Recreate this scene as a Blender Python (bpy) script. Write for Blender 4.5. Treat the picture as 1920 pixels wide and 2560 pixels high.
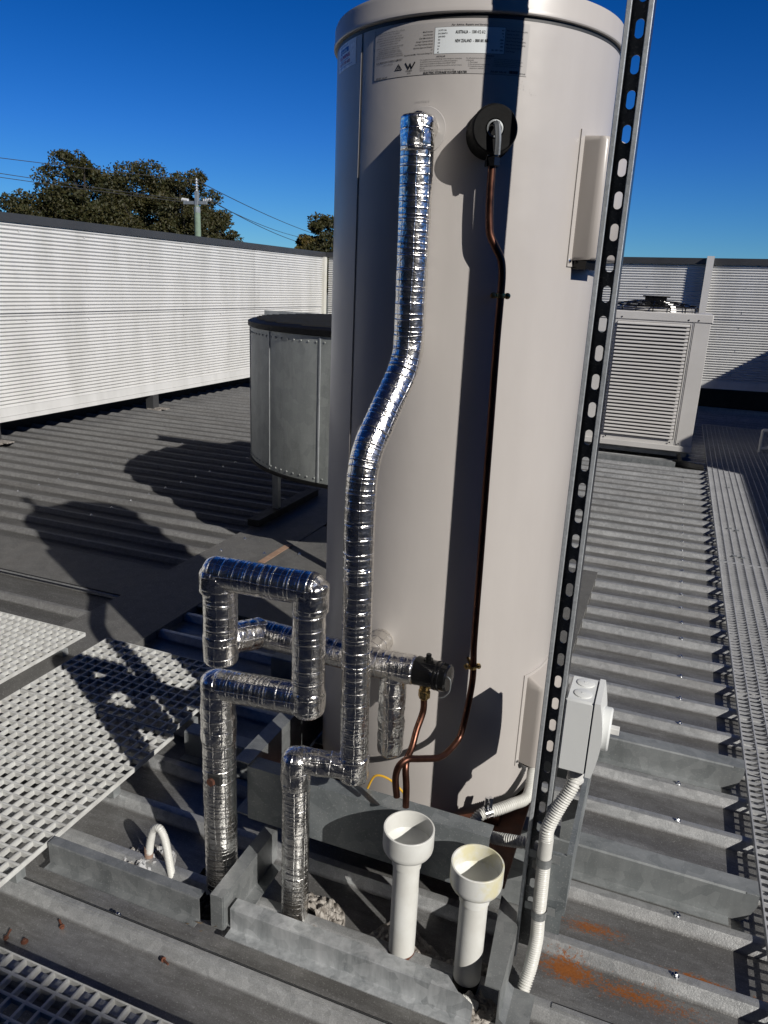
import bpy, math, random
from mathutils import Vector, Matrix, noise
R = math.radians
random.seed(7)
for o in list(bpy.data.objects):
    bpy.data.objects.remove(o)
S = bpy.context.scene
COL = S.collection

# ------------------------------------------------------------------ camera
yaw, pit, rol = 0.35725117, 0.29567616, 0.04536113
f = Vector((-math.sin(yaw)*math.cos(pit), math.cos(yaw)*math.cos(pit), -math.sin(pit)))
r = Vector((math.cos(yaw), math.sin(yaw), 0)); u = r.cross(f)
r2 = math.cos(rol)*r + math.sin(rol)*u; u2 = -math.sin(rol)*r + math.cos(rol)*u
cam = bpy.data.cameras.new('camera'); camo = bpy.data.objects.new('camera', cam); COL.objects.link(camo)
M = Matrix((r2, u2, -f)).transposed().to_4x4(); M.translation = Vector((0, 0, 1.5)); camo.matrix_world = M
cam.sensor_fit = 'VERTICAL'; cam.sensor_height = 24; cam.lens = 24*1870.66/2560
cam.clip_start = 0.02; cam.clip_end = 2000
S.camera = camo
# ------------------------------------------------------------------ sky, sun, exposure
SUN_AZ, SUN_EL = 120.6, 31.2          # azimuth clockwise from +Y
W = bpy.data.worlds.new('World'); S.world = W; W.use_nodes = True
nt = W.node_tree; bg = nt.nodes['Background']
sky = nt.nodes.new('ShaderNodeTexSky'); sky.sky_type = 'NISHITA'; sky.sun_disc = False
sky.sun_elevation = R(SUN_EL); sky.sun_rotation = R(SUN_AZ)
sky.air_density = 1.0; sky.dust_density = 0.0; sky.ozone_density = 2.0; sky.altitude = 200
hs = nt.nodes.new('ShaderNodeHueSaturation'); hs.inputs['Saturation'].default_value = 1.12; hs.inputs['Value'].default_value = 1.0
tint = nt.nodes.new('ShaderNodeMix'); tint.data_type = 'RGBA'; tint.blend_type = 'MULTIPLY'; tint.inputs[0].default_value = 1; 
tg = nt.nodes.new('ShaderNodeTexCoord'); tz = nt.nodes.new('ShaderNodeSeparateXYZ'); nt.links.new(tg.outputs['Generated'], tz.inputs[0])
tr_ = nt.nodes.new('ShaderNodeValToRGB'); el_ = tr_.color_ramp.elements      # sky tint by elevation: pale at the horizon, overhead darkened to cut the fill
el_[0].position = 0; el_[0].color = (.62, 1.22, 1.95, 1); el_[1].position = 1; el_[1].color = (.05, .09, .22, 1)
e2_ = el_.new(.16); e2_.color = (.60, .98, 1.9, 1); e3_ = el_.new(.38); e3_.color = (.42, .66, 1.36, 1); e4_ = el_.new(.6); e4_.color = (.09, .17, .42, 1)
nt.links.new(tz.outputs[2], tr_.inputs[0]); nt.links.new(tr_.outputs[0], tint.inputs[7])
nt.links.new(sky.outputs[0], tint.inputs[6]); nt.links.new(tint.outputs[2], hs.inputs['Color']); nt.links.new(hs.outputs[0], bg.inputs[0]); bg.inputs[1].default_value = 0.05
sl = bpy.data.lights.new('sun', 'SUN'); sl.energy = 5.0; sl.angle = R(0.5); sl.color = (1, 0.955, 0.89)
so = bpy.data.objects.new('sun', sl); COL.objects.link(so)
a, e = R(SUN_AZ), R(SUN_EL)
sdir = Vector((math.sin(a)*math.cos(e), math.cos(a)*math.cos(e), math.sin(e)))
so.rotation_euler = sdir.to_track_quat('Z', 'Y').to_euler(); so.location = sdir*30
S.view_settings.view_transform = 'Standard'; S.view_settings.look = 'None'
S.view_settings.exposure = -0.25; S.view_settings.gamma = 1
S.cycles.use_denoising = True
S.cycles.sample_clamp_indirect = 4.0
S.cycles.max_bounces = 8; S.cycles.diffuse_bounces = 1; S.cycles.glossy_bounces = 4

# ------------------------------------------------------------------ materials
def principled(name):
    m = bpy.data.materials.new(name); m.use_nodes = True
    return m, m.node_tree, m.node_tree.nodes['Principled BSDF']

def N(t, typ, **kw):
    n = t.nodes.new(typ)
    for k, v in kw.items():
        if k in n.inputs.keys():
            n.inputs[k].default_value = v
        else:
            setattr(n, k, v)
    return n

def mixrgb(t, fac, a, b, blend='MIX'):
    n = t.nodes.new('ShaderNodeMix'); n.data_type = 'RGBA'; n.blend_type = blend
    for sock, v in ((n.inputs[0], fac), (n.inputs[6], a), (n.inputs[7], b)):
        if isinstance(v, (int, float)): sock.default_value = v
        elif isinstance(v, (tuple, list)): sock.default_value = (*v, 1) if len(v) == 3 else v
        else: t.links.new(v, sock)
    return n.outputs[2]

def ramp(t, src, p0, p1, c0=(0, 0, 0, 1), c1=(1, 1, 1, 1)):
    n = t.nodes.new('ShaderNodeValToRGB'); el = n.color_ramp.elements
    el[0].position, el[1].position = p0, p1; el[0].color, el[1].color = c0, c1
    t.links.new(src, n.inputs[0]); return n.outputs[0]

def coords(t, scale=(1, 1, 1), kind='Object'):
    # the scene's meshes sit in world-sized local space, so the Geometry position keeps grain size real
    if kind == 'UV':
        c = t.nodes.new('ShaderNodeTexCoord').outputs['UV']
    else:
        c = t.nodes.new('ShaderNodeNewGeometry').outputs['Position']
    mp = t.nodes.new('ShaderNodeMapping'); mp.inputs['Scale'].default_value = scale
    t.links.new(c, mp.inputs['Vector']); return mp.outputs[0]

def nz(t, vec, scale, detail=4, rough=.6):
    n = t.nodes.new('ShaderNodeTexNoise'); n.inputs['Scale'].default_value = scale
    n.inputs['Detail'].default_value = detail; n.inputs['Roughness'].default_value = rough
    t.links.new(vec, n.inputs['Vector']); return n.outputs['Fac']

def bump(t, b, h, strength, dist=.001):
    n = t.nodes.new('ShaderNodeBump'); n.inputs['Strength'].default_value = strength
    n.inputs['Distance'].default_value = dist; t.links.new(h, n.inputs['Height'])
    t.links.new(n.outputs[0], b.inputs['Normal'])

def paint(name, c, c2=None, rough=.45, metal=0., sc=12, bs=.15, bd=.0006, bsc=220, spec=.5, lo=.35, hi=.65, rv=.1, st=(1, 1, 1)):
    m, t, b = principled(name); v = coords(t); vst = coords(t, st)
    c2 = c2 or tuple(x*.82 for x in c)
    n1 = nz(t, vst, sc, 6); k = ramp(t, n1, lo, hi)
    col = mixrgb(t, k, c2, c); t.links.new(col, b.inputs['Base Color'])
    b.inputs['Metallic'].default_value = metal; b.inputs['Specular IOR Level'].default_value = spec
    n2 = nz(t, v, sc*3.1, 3)
    mr = t.nodes.new('ShaderNodeMapRange'); t.links.new(n2, mr.inputs[0])
    mr.inputs[1].default_value = .3; mr.inputs[2].default_value = .7
    mr.inputs[3].default_value = rough-rv; mr.inputs[4].default_value = rough+rv
    t.links.new(mr.outputs[0], b.inputs['Roughness'])
    if bs: bump(t, b, nz(t, v, bsc, 3), bs, bd)
    return m

def galv(name, c1, c2, rough=.45, metal=.75, spangle=45, bs=.35, stain=(.30, .27, .23), stain_amt=.5, streak=(1, 1, 1), grain=420, bd=.0005, rust=None, pan=None):
    m, t, b = principled(name); v = coords(t); vs = coords(t, streak)
    vo = t.nodes.new('ShaderNodeTexVoronoi'); vo.inputs['Scale'].default_value = spangle
    nd = nz(t, v, 30, 2)
    t.links.new(v, vo.inputs['Vector'])
    sp = t.nodes.new('ShaderNodeSeparateColor'); t.links.new(vo.outputs['Color'], sp.inputs[0])
    n1 = nz(t, vs, 5, 8, .65)
    k0 = mixrgb(t, .22, n1, sp.outputs[0])
    k = ramp(t, k0, .25, .7)
    col = mixrgb(t, k, c1, c2)
    st = ramp(t, nz(t, vs, 2.6, 7, .7), .48, .72)
    sa = t.nodes.new('ShaderNodeMath'); sa.operation = 'MULTIPLY'; sa.inputs[1].default_value = stain_amt
    t.links.new(st, sa.inputs[0])
    col = mixrgb(t, sa.outputs[0], col, stain)
    if pan:
        gz = t.nodes.new('ShaderNodeSeparateXYZ'); t.links.new(t.nodes.new('ShaderNodeNewGeometry').outputs['Position'], gz.inputs[0])
        zr = t.nodes.new('ShaderNodeMapRange'); t.links.new(gz.outputs[2], zr.inputs[0]); zr.inputs[1].default_value = -.022; zr.inputs[2].default_value = -.028; zr.inputs[3].default_value = 0; zr.inputs[4].default_value = 1
        dn = ramp(t, nz(t, coords(t, (.6, 3, 1)), 4, 8, .72), .12, .55)
        dm = t.nodes.new('ShaderNodeMath'); dm.operation = 'MULTIPLY'; t.links.new(zr.outputs[0], dm.inputs[0]); t.links.new(dn, dm.inputs[1])
        d2 = t.nodes.new('ShaderNodeMath'); d2.operation = 'MULTIPLY'; d2.inputs[1].default_value = .92; t.links.new(dm.outputs[0], d2.inputs[0])
        col = mixrgb(t, d2.outputs[0], col, mixrgb(t, nz(t, v, 35, 5), pan[0], pan[1]))
    grit = ramp(t, nz(t, v, 420, 3, .7), .36, .64, (.80, .80, .80, 1), (1.14, 1.14, 1.14, 1))
    if pan: col = mixrgb(t, 1.0, col, grit, 'MULTIPLY')
    speck = ramp(t, nz(t, v, 230, 2), .60, .70)
    sm = t.nodes.new('ShaderNodeMath'); sm.operation = 'MULTIPLY'; sm.inputs[1].default_value = .35
    t.links.new(speck, sm.inputs[0]); col = mixrgb(t, sm.outputs[0], col, (.62, .62, .60))
    rk = None
    if rust:
        geo = t.nodes.new('ShaderNodeNewGeometry').outputs['Position']
        for (x, y, sx, sy, amt) in rust:
            mp = t.nodes.new('ShaderNodeMapping'); t.links.new(geo, mp.inputs[0])
            mp.inputs['Location'].default_value = (-x/sx, -y/sy, 0); mp.inputs['Scale'].default_value = (1/sx, 1/sy, 0)
            ln = t.nodes.new('ShaderNodeVectorMath'); ln.operation = 'LENGTH'; t.links.new(mp.outputs[0], ln.inputs[0])
            g0 = ramp(t, ln.outputs['Value'], 0., 1., (amt, amt, amt, 1), (0, 0, 0, 1))
            nn = nz(t, coords(t, (1, 1.6, 1)), 120, 7, .8)
            nm_ = t.nodes.new('ShaderNodeMath'); nm_.operation = 'MULTIPLY'; nm_.inputs[1].default_value = 2.2; t.links.new(nn, nm_.inputs[0]); s = t.nodes.new('ShaderNodeMath'); s.operation = 'ADD'; t.links.new(g0, s.inputs[0]); t.links.new(nm_.outputs[0], s.inputs[1])
            kk0 = t.nodes.new('ShaderNodeMapRange'); t.links.new(s.outputs[0], kk0.inputs[0]); kk0.inputs[1].default_value = 1.50; kk0.inputs[2].default_value = 1.66; kk = kk0.outputs[0]
            if rk is None: rk = kk
            else:
                mx = t.nodes.new('ShaderNodeMath'); mx.operation = 'MAXIMUM'; t.links.new(rk, mx.inputs[0]); t.links.new(kk, mx.inputs[1]); rk = mx.outputs[0]
        rc = mixrgb(t, nz(t, v, 190, 5, .8), (.42, .15, .035), (.10, .03, .01))
        col = mixrgb(t, rk, col, rc)
    t.links.new(col, b.inputs['Base Color'])
    if rk is None: b.inputs['Metallic'].default_value = metal
    else:
        mr = t.nodes.new('ShaderNodeMapRange'); t.links.new(rk, mr.inputs[0]); mr.inputs[3].default_value = metal; mr.inputs[4].default_value = 0
        t.links.new(mr.outputs[0], b.inputs['Metallic'])
    mr = t.nodes.new('ShaderNodeMapRange'); t.links.new(n1, mr.inputs[0]); mr.inputs[3].default_value = rough-.1; mr.inputs[4].default_value = rough+.14
    t.links.new(mr.outputs[0], b.inputs['Roughness'])
    bump(t, b, nz(t, v, grain, 3, .7), bs, bd)
    return m

ROOF = galv('aged_zinc_roof', (.32, .33, .335), (.58, .59, .59), rough=.38, metal=.5, spangle=60, bs=.6, stain=(.30, .285, .27), stain_amt=.6, streak=(.35, 2.2, 1), grain=230, bd=.0012, pan=((.125, .12, .114), (.215, .213, .208)),
            rust=[(.01, 1.61, .15, .05, .66), (-.03, 1.462, .13, .065, .85), (.12, 1.455, .32, .06, .62), (.26, 1.557, .15, .026, .80), (.40, 1.55, .12, .03, .65)])
ROOFD = galv('darker_zinc_roof', (.12, .12, .12), (.21, .21, .208), rough=.6, metal=.06, spangle=60, bs=.55, stain=(.10, .093, .085), stain_amt=.55, streak=(.35, 2.2, 1), grain=300, bd=.0009, pan=((.055, .053, .049), (.085, .084, .08)))  # darker tone for the left-hand roof sheets
FLASH = galv('aged_flashing', (.095, .094, .09), (.15, .148, .142), rough=.6, metal=.05, spangle=25, bs=.4, stain=(.15, .14, .125), stain_amt=.5, streak=(2, .5, 1))
GALV = galv('galvanised_steel', (.18, .195, .20), (.36, .375, .38), rough=.42, metal=.5, spangle=38, bs=.25, stain=(.30, .32, .32), stain_amt=.4, streak=(3, 3, .6))
GALVD = galv('dull_galvanised_steel', (.24, .26, .265), (.40, .42, .425), rough=.45, metal=.4, spangle=30, bs=.25, stain=(.14, .15, .15), stain_amt=.5, streak=(2, 2, .5))
GALVF = galv('frame_steel', (.14, .16, .17), (.29, .315, .325), rough=.45, metal=.35, spangle=25, bs=.25, stain=(.22, .24, .245), stain_amt=.5, streak=(2, 2, 1))
GALVW = galv('white_streaked_steel', (.24, .26, .27), (.60, .62, .63), rough=.45, metal=.45, spangle=38, bs=.4, stain=(.66, .67, .68), stain_amt=.7, streak=(9, 9, 1.2), grain=260, bd=.0008)
DRUM = galv('weathered_duct_steel', (.26, .28, .27), (.40, .42, .40), rough=.5, metal=.35, spangle=20, bs=.2, stain=(.17, .18, .17), stain_amt=.7, streak=(2, 2, .4))
STRUT_SHADED = galv('zinc_strut_shaded', (.12, .125, .13), (.19, .195, .20), rough=.32, metal=.95, spangle=160, bs=.15, stain=(.35, .37, .4), stain_amt=.3)  # strut zinc darkened to paint in the shade inside the channel
STRUT_SUNLIT = galv('zinc_strut_lip_sunlit', (.40, .43, .45), (.66, .69, .71), rough=.36, metal=.45, spangle=160, bs=.7, stain=(.35, .37, .4), stain_amt=.2)  # lighter copy of the strut zinc, paints the lips as sunlit
GRATE = galv('grating_steel', (.50, .51, .53), (.64, .65, .67), rough=.42, metal=.35, spangle=80, bs=.2, stain=(.3, .31, .33), stain_amt=.3)
TANK = paint('beige_enamel', (.515, .487, .463), (.475, .447, .425), rough=.36, sc=2.2, bs=.35, bd=.004, bsc=6, rv=.05, st=(2.5, 2.5, .5))
TANKD = paint('beige_enamel_cover', (.50, .465, .435), (.475, .44, .41), rough=.32, sc=6, bs=.1, bsc=300, rv=.03)
PLATE = paint('label_film', (.45, .43, .415), (.43, .41, .395), rough=.3, sc=5, bs=0, rv=.02)
WLAB = paint('label_white', (.80, .84, .85), (.78, .82, .83), rough=.3, sc=5, bs=0, rv=.02)
INK = paint('black_ink', (.018, .018, .02), rough=.4, sc=5, bs=0)
BLUEINK = paint('blue_ink', (.02, .06, .36), rough=.4, sc=5, bs=0)
REDINK = paint('red_ink', (.5, .02, .03), rough=.4, sc=5, bs=0)
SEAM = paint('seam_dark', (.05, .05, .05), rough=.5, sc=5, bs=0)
BLACK = paint('black_rubber', (.005, .005, .005), (.008, .008, .008), rough=.6, spec=.18, sc=40, bs=.3, bsc=400)
BLACKP = paint('black_plastic', (.006, .006, .0065), (.009, .009, .009), rough=.14, rv=.04, spec=.35, sc=20, bs=.05)
PVC = paint('weathered_white_pipe', (.76, .77, .74), (.68, .68, .64), rough=.42, sc=14, bs=.2, bsc=180)
FLEXW = paint('grey_white_conduit', (.70, .70, .67), (.62, .62, .58), rough=.4, sc=30, bs=.1)
GREYP = paint('grey_switch_plastic', (.80, .82, .81), (.77, .79, .785), rough=.33, sc=8, bs=.1, bsc=300, rv=.04)
WHITEP = paint('white_plastic', (.78, .78, .76), rough=.35, sc=8, bs=.05)
FRP = paint('fibreglass_grating', (.70, .71, .69), (.50, .50, .48), rough=.5, sc=22, bs=.5, bsc=350, bd=.0008)
WALLP = paint('white_corrugated_paint', (.72, .72, .70), (.62, .62, .595), rough=.42, sc=2.6, bs=.1, lo=.34, hi=.56, st=(1.3, 1.3, .28))
WALLC = paint('cream_wall_paint', (.70, .69, .62), (.62, .60, .52), rough=.45, sc=2, bs=.1)
CAPM = paint('charcoal_cap_paint', (.045, .046, .048), (.055, .056, .058), rough=.4, sc=3, bs=.05)
ACP = paint('unit_beige_paint', (.64, .625, .60), (.60, .585, .56), rough=.4, sc=5, bs=.08)
BLOCKDARK = paint('shade_block_dark', (.035, .036, .038), (.045, .046, .048), rough=.6, sc=2, bs=.1)
DARK = paint('dark_void', (.02, .021, .022), rough=.7, sc=5, bs=.1)
CHROME = paint('bright_metal', (.75, .76, .78), (.65, .66, .68), rough=.16, metal=1, sc=30, bs=.05, rv=.06)
BRASS = paint('brass', (.72, .50, .20), (.5, .33, .12), rough=.3, metal=1, sc=60, bs=.2)
COPPER = paint('aged_copper', (.15, .068, .045), (.085, .04, .03), rough=.38, metal=.95, sc=14, bs=.2, bsc=200)
RUSTY = paint('rusty_steel', (.15, .055, .03), (.07, .03, .02), rough=.7, sc=22, bs=.6, bsc=120)
SEAL = paint('crumpled_sealant', (.46, .43, .39), (.16, .14, .12), rough=.6, sc=45, bs=.6, bsc=200, bd=.001)
GREENWOOD = paint('treated_pole_timber', (.22, .30, .22), (.14, .18, .13), rough=.8, sc=3, bs=.3, bsc=30, bd=.01)
PORC = paint('insulator_grey', (.62, .63, .64), rough=.3, sc=8, bs=0)
WIREM = paint('wire_grey', (.06, .06, .065), rough=.5, sc=2, bs=0)
GROUND = paint('street_ground', (.10, .11, .07), (.16, .155, .14), rough=.9, sc=.15, bs=.3, bsc=2, bd=.05)

def foil_mat():
    m, t, b = principled('reinforced_foil'); uv = coords(t, kind='UV'); v = coords(t)
    b.inputs['Metallic'].default_value = 1.0
    n1 = nz(t, v, 26, 4, .6)
    col = mixrgb(t, ramp(t, n1, .3, .7), (.72, .70, .67), (.94, .92, .88)); t.links.new(col, b.inputs['Base Color'])
    mr = t.nodes.new('ShaderNodeMapRange'); t.links.new(nz(t, v, 60, 3), mr.inputs[0]); mr.inputs[3].default_value = .12; mr.inputs[4].default_value = .34
    t.links.new(mr.outputs[0], b.inputs['Roughness'])
    # reinforcing scrim: threads round the sleeve and along it (u metres round, v metres along)
    sx = t.nodes.new('ShaderNodeSeparateXYZ'); t.links.new(uv, sx.inputs[0])
    def thread(sock, freq, w, wob):
        ad = t.nodes.new('ShaderNodeMath'); ad.operation = 'MULTIPLY_ADD'; t.links.new(nz(t, v, 14, 2), ad.inputs[0]); ad.inputs[1].default_value = wob; t.links.new(sock, ad.inputs[2])
        ml = t.nodes.new('ShaderNodeMath'); ml.operation = 'MULTIPLY'; t.links.new(ad.outputs[0], ml.inputs[0]); ml.inputs[1].default_value = freq
        fr = t.nodes.new('ShaderNodeMath'); fr.operation = 'PINGPONG'; t.links.new(ml.outputs[0], fr.inputs[0]); fr.inputs[1].default_value = 1
        return ramp(t, fr.outputs[0], 0, w, (1, 1, 1, 1), (0, 0, 0, 1))
    a1 = thread(sx.outputs[1], 62, .10, .010); a2 = thread(sx.outputs[0], 70, .10, .008)
    mx = t.nodes.new('ShaderNodeMath'); mx.operation = 'MAXIMUM'; t.links.new(a1, mx.inputs[0]); t.links.new(a2, mx.inputs[1])
    vo = t.nodes.new('ShaderNodeTexVoronoi'); vo.feature = 'DISTANCE_TO_EDGE'; vo.inputs['Scale'].default_value = 105
    t.links.new(v, vo.inputs['Vector'])
    vm = t.nodes.new('ShaderNodeMath'); vm.operation = 'MULTIPLY'; vm.inputs[1].default_value = 1.6; t.links.new(vo.outputs[0], vm.inputs[0])
    nn = nz(t, v, 130, 4, .65)
    s1 = t.nodes.new('ShaderNodeMath'); s1.operation = 'ADD'; t.links.new(vm.outputs[0], s1.inputs[0]); t.links.new(nn, s1.inputs[1])
    s2 = t.nodes.new('ShaderNodeMath'); s2.operation = 'MULTIPLY_ADD'; t.links.new(mx.outputs[0], s2.inputs[0]); s2.inputs[1].default_value = 1.7; t.links.new(s1.outputs[0], s2.inputs[2])
    bump(t, b, s2.outputs[0], .5, .0010)
    return m
FOIL = foil_mat()

def leaf_mat(name, c1, c2, c3):
    m, t, b = principled(name); v = coords(t)
    k = ramp(t, nz(t, v, .9, 3), .35, .65); k2 = ramp(t, nz(t, v, 5, 3), .4, .7)
    col = mixrgb(t, k2, mixrgb(t, k, c1, c2), c3); t.links.new(col, b.inputs['Base Color'])
    b.inputs['Roughness'].default_value = .6; b.inputs['Specular IOR Level'].default_value = .3
    return m
LEAF = leaf_mat('dark_olive_foliage', (.018, .026, .008), (.038, .039, .010), (.052, .040, .012))
LEAFY = leaf_mat('yellow_olive_foliage', (.045, .048, .008), (.075, .058, .008), (.08, .048, .014))
BARK = paint('bark', (.05, .042, .034), rough=.9, sc=5, bs=.3, bsc=20, bd=.02)

# ------------------------------------------------------------------ mesh helpers
class MB:
    def __init__(s): s.v = []; s.f = []; s.uv = []; s.hasuv = False
    def add(s, vs, fs, uvs=None):
        n = len(s.v); s.v += [tuple(p) for p in vs]
        s.f += [tuple(i+n for i in q) for q in fs]
        if uvs: s.hasuv = True
        s.uv += (uvs if uvs else [(0, 0)]*len(vs))
    def box(s, x0, x1, y0, y1, z0, z1, bev=0):
        if x0 > x1: x0, x1 = x1, x0
        if y0 > y1: y0, y1 = y1, y0
        if z0 > z1: z0, z1 = z1, z0
        if bev <= 0:
            vs = [(x, y, z) for z in (z0, z1) for y in (y0, y1) for x in (x0, x1)]
            s.add(vs, [(0, 2, 3, 1), (4, 5, 7, 6), (0, 1, 5, 4), (2, 6, 7, 3), (0, 4, 6, 2), (1, 3, 7, 5)]); return
        b = bev; P = {}
        vs = []
        for iz, z in enumerate((z0, z1)):
            for iy, y in enumerate((y0, y1)):
                for ix, x in enumerate((x0, x1)):
                    dx = b if ix == 0 else -b; dy = b if iy == 0 else -b; dz = b if iz == 0 else -b
                    P[ix, iy, iz] = [len(vs), len(vs)+1, len(vs)+2]
                    vs += [(x, y+dy, z+dz), (x+dx, y, z+dz), (x+dx, y+dy, z)]
        F = []
        def q(*k): F.append(tuple(P[c][a] for c, a in k))
        for ix, rev in ((0, 1), (1, 0)):
            k = [((ix, 0, 0), 0), ((ix, 1, 0), 0), ((ix, 1, 1), 0), ((ix, 0, 1), 0)]; q(*(k[::-1] if rev else k))
        for iy, rev in ((0, 0), (1, 1)):
            k = [((0, iy, 0), 1), ((1, iy, 0), 1), ((1, iy, 1), 1), ((0, iy, 1), 1)]; q(*(k[::-1] if rev else k))
        for iz, rev in ((0, 1), (1, 0)):
            k = [((0, 0, iz), 2), ((1, 0, iz), 2), ((1, 1, iz), 2), ((0, 1, iz), 2)]; q(*(k[::-1] if rev else k))
        for iy in (0, 1):
            for iz in (0, 1): q(((0, iy, iz), 1), ((1, iy, iz), 1), ((1, iy, iz), 2), ((0, iy, iz), 2))
        for ix in (0, 1):
            for iz in (0, 1): q(((ix, 0, iz), 0), ((ix, 1, iz), 0), ((ix, 1, iz), 2), ((ix, 0, iz), 2))
        for ix in (0, 1):
            for iy in (0, 1): q(((ix, iy, 0), 0), ((ix, iy, 1), 0), ((ix, iy, 1), 1), ((ix, iy, 0), 1))
        for c in P: F.append(tuple(P[c]))
        s.add(vs, F)
    def lathe(s, prof, c=(0, 0, 0), seg=48, a0=0, a1=360, axis=None, capb=True, capt=True):
        """prof [(r,h)], axis direction (default Z) through c"""
        ax = Vector(axis).normalized() if axis else Vector((0, 0, 1))
        t1 = ax.orthogonal().normalized() if axis else Vector((1, 0, 0)); t2 = ax.cross(t1)
        c = Vector(c); full = abs(a1-a0) >= 360; n = seg if full else seg+1
        vs = []
        for rr, h in prof:
            for i in range(n):
                t = R(a0+(a1-a0)*i/seg); vs.append(c+ax*h+(t1*math.cos(t)+t2*math.sin(t))*rr)
        fs = []
        for k in range(len(prof)-1):
            for i in range(seg):
                j = (i+1) % n; fs.append((k*n+i, k*n+j, (k+1)*n+j, (k+1)*n+i))
        if full and capb and prof[0][0] > 1e-6: fs.append(tuple(range(n))[::-1])
        if full and capt and prof[-1][0] > 1e-6: fs.append(tuple((len(prof)-1)*n+i for i in range(n)))
        s.add(vs, fs)
    def cyl(s, c, rad, h, seg=24, axis=None, bev=0):
        p = [(rad-bev, 0), (rad, bev), (rad, h-bev), (rad-bev, h)] if bev else [(rad, 0), (rad, h)]
        s.lathe(p, c, seg, axis=axis)
    def prism(s, poly, d0, d1, plane='XY'):
        """extrude polygon; plane XY -> along Z, YZ -> along X, XZ -> along Y"""
        def P(a, b, d): return {'XY': (a, b, d), 'YZ': (d, a, b), 'XZ': (a, d, b)}[plane]
        n = len(poly); vs = [P(a, b, d0) for a, b in poly]+[P(a, b, d1) for a, b in poly]
        s.add(vs, [tuple(range(n))[::-1], tuple(range(n, 2*n))]+[(i, (i+1) % n, n+(i+1) % n, n+i) for i in range(n)])
    def tube(s, pts, rad, seg=16, radf=None, cap=True, up=None):
        """sweep; radf(i, phi_index, s)->radius"""
        pts = [Vector(p) for p in pts]; T = []
        for i in range(len(pts)):
            T.append((pts[min(i+1, len(pts)-1)]-pts[max(i-1, 0)]).normalized())
        a = T[0].orthogonal().normalized(); vs = []; uvs = []; L = 0
        for i, p in enumerate(pts):
            if i: L += (p-pts[i-1]).length; a = (a-T[i]*a.dot(T[i])).normalized()
            b = T[i].cross(a)
            for k in range(seg):
                ph = 2*math.pi*k/seg; rr = radf(i, ph, L, p) if radf else rad
                vs.append(p+(a*math.cos(ph)+b*math.sin(ph))*rr); uvs.append((ph*rad, L))
        fs = [(i*seg+k, i*seg+(k+1) % seg, (i+1)*seg+(k+1) % seg, (i+1)*seg+k) for i in range(len(pts)-1) for k in range(seg)]
        if cap: fs += [tuple(range(seg))[::-1], tuple((len(pts)-1)*seg+k for k in range(seg))]
        s.add(vs, fs, uvs)

def smooth_path(ctrl, step, tight=0.5):
    """Catmull-Rom through control points, resampled to even steps"""
    P = [Vector(p) for p in ctrl]; P = [P[0]*2-P[1]]+P+[P[-1]*2-P[-2]]; out = []
    for i in range(1, len(P)-2):
        for k in range(24):
            t = k/24; p0, p1, p2, p3 = P[i-1:i+3]
            m1 = (p2-p0)*tight; m2 = (p3-p1)*tight
            # scale tangents to segment length to avoid overshoot
            d = (p2-p1).length
            if m1.length > d: m1 = m1.normalized()*d
            if m2.length > d: m2 = m2.normalized()*d
            out.append(p1*(2*t**3-3*t*t+1)+m1*(t**3-2*t*t+t)+p2*(-2*t**3+3*t*t)+m2*(t**3-t*t))
    out.append(P[-2]); return resample(out, step)

def resample(pts, step):
    pts = [Vector(p) for p in pts]; L = [0]
    for i in range(1, len(pts)): L.append(L[-1]+(pts[i]-pts[i-1]).length)
    n = max(2, int(L[-1]/step)); res = []; j = 0
    for k in range(n+1):
        d = L[-1]*k/n
        while j < len(L)-2 and L[j+1] < d: j += 1
        t = (d-L[j])/max(1e-9, L[j+1]-L[j]); res.append(pts[j].lerp(pts[j+1], min(1, t)))
    return res

def fillet(pts, rad, n=8):
    """polyline with rounded corners"""
    P = [Vector(p) for p in pts]; out = [P[0]]
    for i in range(1, len(P)-1):
        a = (P[i-1]-P[i]); b = (P[i+1]-P[i]); rr = min(rad, a.length*.48, b.length*.48)
        A = P[i]+a.normalized()*rr; B = P[i]+b.normalized()*rr
        for k in range(n+1):
            t = k/n; out.append(A*(1-t)**2+P[i]*2*t*(1-t)+B*t*t)
    out.append(P[-1]); return out

def obj(name, mb, mat, parent=None, smooth=False, ang=35):
    me = bpy.data.meshes.new(name)
    off = Vector(parent['_w']) if parent is not None else Vector((0, 0, 0))
    me.from_pydata([tuple(Vector(p)-off) for p in mb.v] if parent is not None else mb.v, [], mb.f)
    if mb.hasuv:
        uvl = me.uv_layers.new(name='UVMap'); L = [0]*(2*len(me.loops))
        vi = [0]*len(me.loops); me.loops.foreach_get('vertex_index', vi)
        for i, v in enumerate(vi): L[2*i], L[2*i+1] = mb.uv[v]
        uvl.data.foreach_set('uv', L)
    me.materials.append(mat); me.update()
    if smooth:
        me.polygons.foreach_set('use_smooth', [True]*len(me.polygons))
        if ang: me.set_sharp_from_angle(angle=R(ang))
    o = bpy.data.objects.new(name, me); COL.objects.link(o)
    if parent is not None: o.parent = parent
    if parent is not None: o['_w'] = tuple(parent['_w'])
    return o

def thing(name, label, cat, loc=(0, 0, 0), group=None):
    o = bpy.data.objects.new(name, None); COL.objects.link(o); o.location = loc; o['_w'] = tuple(loc)
    o.empty_display_size = .05
    o['label'] = label; o['category'] = cat
    if group: o['group'] = group
    return o

def tag(o, label, cat, group=None):
    o['label'] = label; o['category'] = cat
    if group: o['group'] = group
    return o

def struct(o): o['kind'] = 'structure'; return o

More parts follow.
